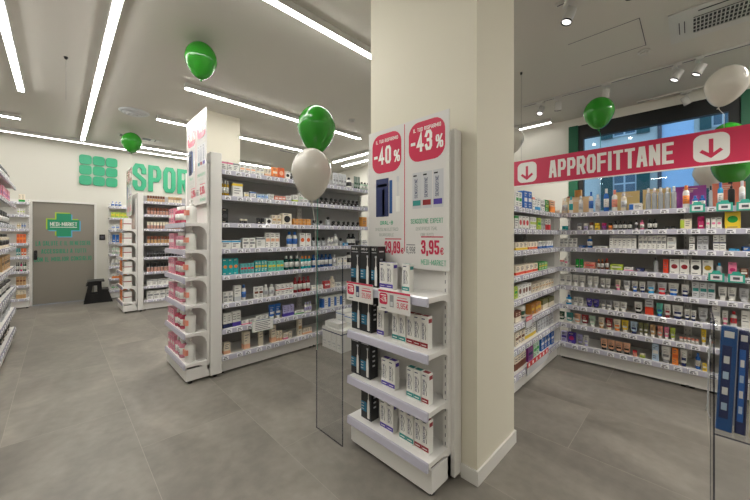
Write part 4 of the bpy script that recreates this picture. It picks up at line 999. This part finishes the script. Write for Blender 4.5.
poster('glossy discount poster on the end panel of the middle island, lamps mirrored in it', (1.035, 4.05, 1.775), -PI / 2, .67, .95, ('-30%', '-30%'), ('12,90\u20ac', '9,90\u20ac'))
poster('discount poster seen edge-on over the far island end display', (1.0, 8.25, 1.85), -PI / 2, .66, .93, ('-30%', '-30%'), ('12,90\u20ac', '9,90\u20ac'))

# ---------------------------------------------------------------- cartons stacked on the floor before the second island bay
def boxed(label, x0, x1, y0, y1, z0, z1, line='navy', grp='white cartons stacked on the floor'):
    x0 -= .07; x1 -= .07
    o = MB(); o.cbox(-(x1 - x0) / 2, (x1 - x0) / 2, -(y1 - y0) / 2, (y1 - y0) / 2, 0, z1 - z0, M('white'), .003)
    w, d, h = (x1 - x0) / 2, (y1 - y0) / 2, z1 - z0
    if line: o.box(-w - .0006, w + .0006, -d - .0006, d + .0006, h * .80, h * .85, M(line))
    o.box(-w - .0008, -w, -d * .6, d * .5, h * .3, h * .36, M('silver')); o.box(-w - .0008, -w, -d * .6, d * .2, h * .18, h * .22, M('silver'))
    return tag(o.build('stacked_carton', loc=((x0 + x1) / 2, (y0 + y1) / 2, z0)), label, 'carton', grp)
nm = ['towards the aisle', 'second from the aisle', 'second from the shelving', 'touching the shelving']
for i in range(4): boxed('tall white carton with navy line on the floor, ' + nm[i], 2.54, 2.72, 3.06 + i * .1 - .0 * i, 3.155 + i * .1, .0, .27)
for i in range(2): boxed('white carton behind the front floor row, ' + ('towards the aisle' if i == 0 else 'against the shelving'), 2.725, 2.99, 3.06 + i * .2, 3.255 + i * .2, 0, .27)
boxed('low white carton lying on top of the floor row', 2.56, 2.70, 3.14, 3.42, .27, .34, None)
boxed('white carton with blue corner on the rear floor row', 2.74, 2.98, 3.08, 3.24, .27, .42, 'blue')
boxed('white carton with blue edge beside the island, rear of the stack', 2.74, 2.98, 3.25, 3.42, .27, .44, 'blue')

# ---------------------------------------------------------------- balloons
def balloon_mat(name, c, tr):
    m = principled(name, lin(c), .16, coat=.5); nt = m.node_tree; b = nt.nodes['Principled BSDF']; o = nt.nodes['Material Output']
    t = nt.nodes.new('ShaderNodeBsdfTranslucent'); t.inputs['Color'].default_value = lin(c); mx = nt.nodes.new('ShaderNodeMixShader'); mx.inputs[0].default_value = tr
    nt.links.new(b.outputs[0], mx.inputs[1]); nt.links.new(t.outputs[0], mx.inputs[2]); nt.links.new(mx.outputs[0], o.inputs['Surface']); return m
BG = balloon_mat('balloon_green', '35a02c', .3); BW = balloon_mat('balloon_white', 'dfdbd2', .3)
RIBG = principled('ribbon_green', lin('2f9a80'), .5); RIBW = principled('ribbon_white', lin('d8d4cc'), .5)
def balloon(label, x, y, z, w, h, mat, ribbon=None, tilt=(0, 0), rib_mat=None):
    """z is the centre height; ribbon = list of points below the knot"""
    t = thing('balloon', label, 'balloon', (x, y, z), 0, 'green balloons' if mat is BG else 'white balloons')
    r = w / 2; R = Matrix.Rotation(tilt[0], 4, 'X') @ Matrix.Rotation(tilt[1], 4, 'Y')
    top, bot = h * .47, -h * .53; pr = []
    for i in range(25):
        a = i / 24 * PI; zz = math.cos(a); rad = math.sin(a)
        if zz < 0: rad = math.sin(a) ** 1.0 * (1 + .22 * zz)   # narrower towards the knot
        pr.append((max(rad, 0) * r, (zz * top if zz > 0 else -zz * bot)))
    pr[-1] = (.006, bot); m = MB().lathe(pr[::-1], mat, 28); m.xf(R); m.build('skin', t)
    k = MB().lathe([(.013, bot - .018), (.009, bot - .014), (.005, bot - .004), (.008, bot + .004)], mat, 10); k.xf(R); k.build('knot', t)
    kn = R @ Vector((0, 0, bot - .012))
    if ribbon:
        MB().tube([kn] + [Vector(p) - Vector((x, y, z)) for p in ribbon], .0022, rib_mat or RIBW, 5).build('ribbon', t)
    return t
balloon('green balloon touching the ceiling over the aisle, beside the linear light', 1.07, 3.67, 3.31, .31, .385, BG)
balloon('small green balloon on a long ribbon before the green letters', 1.0, 7.6, 3.25, .33, .39, BG, [(1.0, 7.62, 2.6), (.99, 7.62, 1.95), (.985, 7.62, 1.83)])
balloon('big green balloon just above the large white one, middle of the shop', 1.468, 2.131, 2.314, .302, .382, BG, [(1.405, 2.03, 1.95), (1.38, 1.99, 1.5), (1.372, 1.985, .95), (1.37, 1.98, .6)], rib_mat=RIBG)
balloon('large white balloon in front of the island shelves, under the green one', 1.265, 1.896, 1.894, .277, .368, BW, [(1.33, 1.95, 1.55), (1.355, 1.975, 1.2), (1.364, 1.98, .6)])
balloon('small green balloon peeping out behind the large white balloon', 1.83, 2.55, 2.13, .15, .2, BG, [(1.60, 2.28, 2.07), (1.475, 2.14, 2.09)], rib_mat=RIBG)
balloon('single green balloon over the crimson banner lettering', 4.15, .715, 2.79, .285, .34, BG, [(4.15, .70, 2.55), (4.15, .70, 2.405)], rib_mat=RIBG)
balloon('tilted white balloon over the crimson banner, near its big arrow', 4.1, -.21, 2.76, .28, .335, BW, [(4.15, -.2, 2.52), (4.15, -.2, 2.405)], tilt=(0.25, -.32))
balloon('white balloon half hidden behind the big column above the banner', 4.18, 1.665, 2.70, .3, .33, BW, [(4.15, 1.66, 2.5), (4.15, 1.66, 2.405)])
balloon('green balloon showing over the banner edge behind its big arrow', 5.1, -.275, 2.50, .28, .36, BG, [(5.1, -.275, 2.2)], rib_mat=RIBG)
balloon('green balloon hanging low under the banner, above the orange card', 4.66, -.276, 2.125, .29, .35, BG, [(4.64, -.33, 1.73)], rib_mat=RIBG)
balloon('white balloon tucked behind the low green balloon under the banner', 5.5, -.15, 2.2, .3, .34, BW, [(5.45, -.15, 1.5)])

# ---------------------------------------------------------------- step stool
st = thing('step_stool', 'black two-step plastic stool beside the grey door', 'step stool', (.63, 9.27, 0), -.05)
for y0, y1 in ((-.17, -.14), (.14, .17)):
    m = MB()
        # side frame with a window: four bars
    m.prism([(-.235, 0), (-.15, 0), (-.08, .46), (-.15, .46)], 'y', y0, y1, BLACK); m.prism([(-.01, 0), (.06, 0), (.05, .46), (-.02, .46)], 'y', y0, y1, BLACK)
    m.prism([(-.21, .38), (.05, .38), (.05, .46), (-.16, .46)], 'y', y0, y1, BLACK); m.prism([(-.24, 0), (.06, 0), (.06, .2), (-.2, .2)], 'y', y0, y1, BLACK)
    m.prism([(.05, 0), (.24, 0), (.16, .27), (.05, .27)], 'y', y0, y1, BLACK)
    m.build('side_frame', st)
MB().cbox(-.18, .10, -.19, .19, .455, .485, BLACK, .008).build('top_step', st); MB().cbox(.04, .175, -.19, .19, .265, .29, BLACK, .008).build('lower_step', st)
MB().box(-.16, -.145, -.14, .14, .25, .44, BLACK).build('back_bar', st)

# ---------------------------------------------------------------- clear acrylic
ap = thing('acrylic_barrier', 'clear acrylic barrier panel on the floor beside the column display', 'acrylic panel', (1.385, 2.01, 0), -PI / 2)
MB().box(0, .31, -.003, .003, .0, 1.30, ACRYL).build('pane', ap); m = MB()
m.box(-.0015, .0015, -.0032, .0032, 0, 1.3, ACREDGE); m.box(.3085, .3115, -.0032, .0032, 0, 1.3, ACREDGE); m.box(0, .31, -.0032, .0032, 0, .003, ACREDGE); m.box(0, .31, -.0032, .0032, 1.298, 1.3, ACREDGE); m.build('edge', ap)
sd = thing('acrylic_stand', 'clear acrylic floor stand holding blue packs at the picture edge', 'display stand', (1.90, -.062, 0), -PI / 2)
sd['label'] = 'clear acrylic floor stand holding tall blue packs before the window shelving'
MB().box(0, .55, 0, .005, 0, 1.10, ACRYL).build('front_pane', sd); MB().box(0, .005, .005, .32, 0, 1.10, ACRYL).build('side_pane', sd)
MB().box(.005, .55, .005, .32, .64, .646, ACRYL).build('tray', sd)
m = MB(); m.box(-.001, .004, -.001, .005, 0, 1.1, ACREDGE); m.box(0, .55, -.001, .001, .637, .643, ACREDGE); m.box(-.001, .003, .315, .32, 0, 1.1, ACREDGE); m.box(0, .004, 0, .32, 1.097, 1.1, ACREDGE); m.build('edge', sd)
m = MB(); m.tube([(-.006, .02, 1.02), (-.012, .05, .9), (-.014, .06, .70), (-.008, .05, .68)], .0018, M('silver', .3)); m.tube([(-.006, .10, 1.02), (-.012, .10, .9), (-.014, .11, .72), (-.02, .12, .68)], .0018, M('silver', .3)); m.build('wire_hook', sd)
FILM = None
def pack(label, u, v, w, h, z, a, b_, lean, rotz=0):
    t = thing('hanging_pack', label, 'pack'); t.matrix_world = Matrix.Translation((1.90, -.062, 0)) @ Matrix.Rotation(-PI / 2, 4, 'Z') @ Matrix.Translation((u, v, z)) @ Matrix.Rotation(rotz, 4, 'Z') @ Matrix.Rotation(lean, 4, 'Y')
    m = MB(); m.cbox(-w / 2, w / 2, -.012, .012, 0, h, M(a, .3), .004); m.box(-w * .3, w * .3, -.0128, -.012, h * .9, h * .96, M('white'))
    m.build('card_box', t); g = MB(); g.box(-w * .36, w * .2, -.0128, -.012, h * .12, h * .82, M(b_, .35))
    for i in range(4): g.box(-w * .25, w * .1, -.0134, -.0128, h * (.2 + .15 * i), h * (.27 + .15 * i), M('white' if i % 2 else 'pblue'))
    g.build('print', t); return t
pack('deep blue pack with pale print by the stand side', .03, .05, .046, .43, .648, 'dblue', 'navy', .04)
pack('silver blue pack behind the deep blue one', .045, .13, .05, .42, .648, 'silver', 'blue', .02)
pack('narrow royal blue pack in the middle of the acrylic stand', .075, .06, .03, .42, .648, 'navy', 'blue', .03)
pack('cream pack with brown print in the acrylic stand', .122, .05, .05, .40, .648, 'cream', 'tan', .02)
pack('cream pack partly out of frame at the stand', .20, .07, .06, .40, .648, 'cream', 'brown', .02)

# ---------------------------------------------------------------- street side
FAC = noise_bump(principled('facade_plaster', lin('c3c9c4'), .9), 3, .2, mottle=.05); FACB = principled('facade_plaster_blue', lin('a8c6e2'), .9)
SHUT = principled('shutter_green', lin('1b4f50'), .6); PAVE = principled('street_paving', lin('6f7072'), .9); WFR = principled('facade_window_white', lin('b9c6cc'), .6); DPANE = principled('facade_window_glass', lin('3d5a6c'), .15)
fa = thing('street_building', 'pale plastered building with green shutters across the street outside', 'building', (16, 0, 0))
MB().box(0, 1.0, .80, 26, -.3, 13, FAC).build('facade_wall', fa)
MB().box(-.02, 1.0, -.05, .80, -.3, 13, FACB).build('blue_facade_strip', fa)
MB().box(0, 1.0, -14, -.05, -.3, 13, FAC).build('facade_wall', fa)
MB().tube([(-.08, .86, -.2), (-.08, .86, 12.5)], .06, INK, 8).build('downpipe', fa)
def house_window(yc, z0, w, h):
    f = MB(); f.box(-.06, 0, yc - w / 2, yc + w / 2, z0, z0 + h, WFR); wn = f.build('window', fa)
    p = MB(); k = w / 2 - .08
    for a in (yc - w / 2 + .05, yc + .03):
        for i in range(3): p.box(-.07, -.055, a, a + k, z0 + .06 + i * (h - .06) / 3, z0 + (i + 1) * (h - .06) / 3, DPANE)
    p.build('pane', wn)
    for s in (-1, 1):
        g = MB(); y0 = yc + s * w / 2 if s > 0 else yc - w / 2 - w * .52; g.box(-.12, -.04, y0, y0 + w * .52, z0 - .03, z0 + h + .03, SHUT)
        for i in range(int(h / .09)): g.box(-.135, -.12, y0 + .04, y0 + w * .52 - .04, z0 + .03 + i * .09, z0 + .075 + i * .09, SHUT)
        g.build('shutter', fa)
for yc in (1.9, 5.2, 8.6): 
    for z0 in (-.0, 2.55, 5.45): house_window(yc, z0, .75, 1.5)
for z0 in (2.3, 5.2): house_window(-.75, z0, .55, 1.7)
structure(MB().box(XW + .3, 20, -14, 26, -.32, -.2, PAVE).build('street'))

# ---------------------------------------------------------------- sky and view
wd = bpy.data.worlds.new('dusk_sky'); SC.world = wd; wd.use_nodes = True; bgn = wd.node_tree.nodes['Background']
bgn.inputs['Color'].default_value = (.55, .74, 1.0, 1); bgn.inputs['Strength'].default_value = 1.0
SC.view_settings.view_transform = 'Standard'; SC.view_settings.look = 'None'; SC.view_settings.gamma = 1; SC.view_settings.use_curve_mapping = False
SC.view_settings.exposure = 0.9
SC.cycles.use_denoising = True; SC.cycles.max_bounces = 8; SC.cycles.transparent_max_bounces = 16; SC.cycles.caustics_reflective = False; SC.cycles.caustics_refractive = False
SC.cycles.sample_clamp_indirect = 6
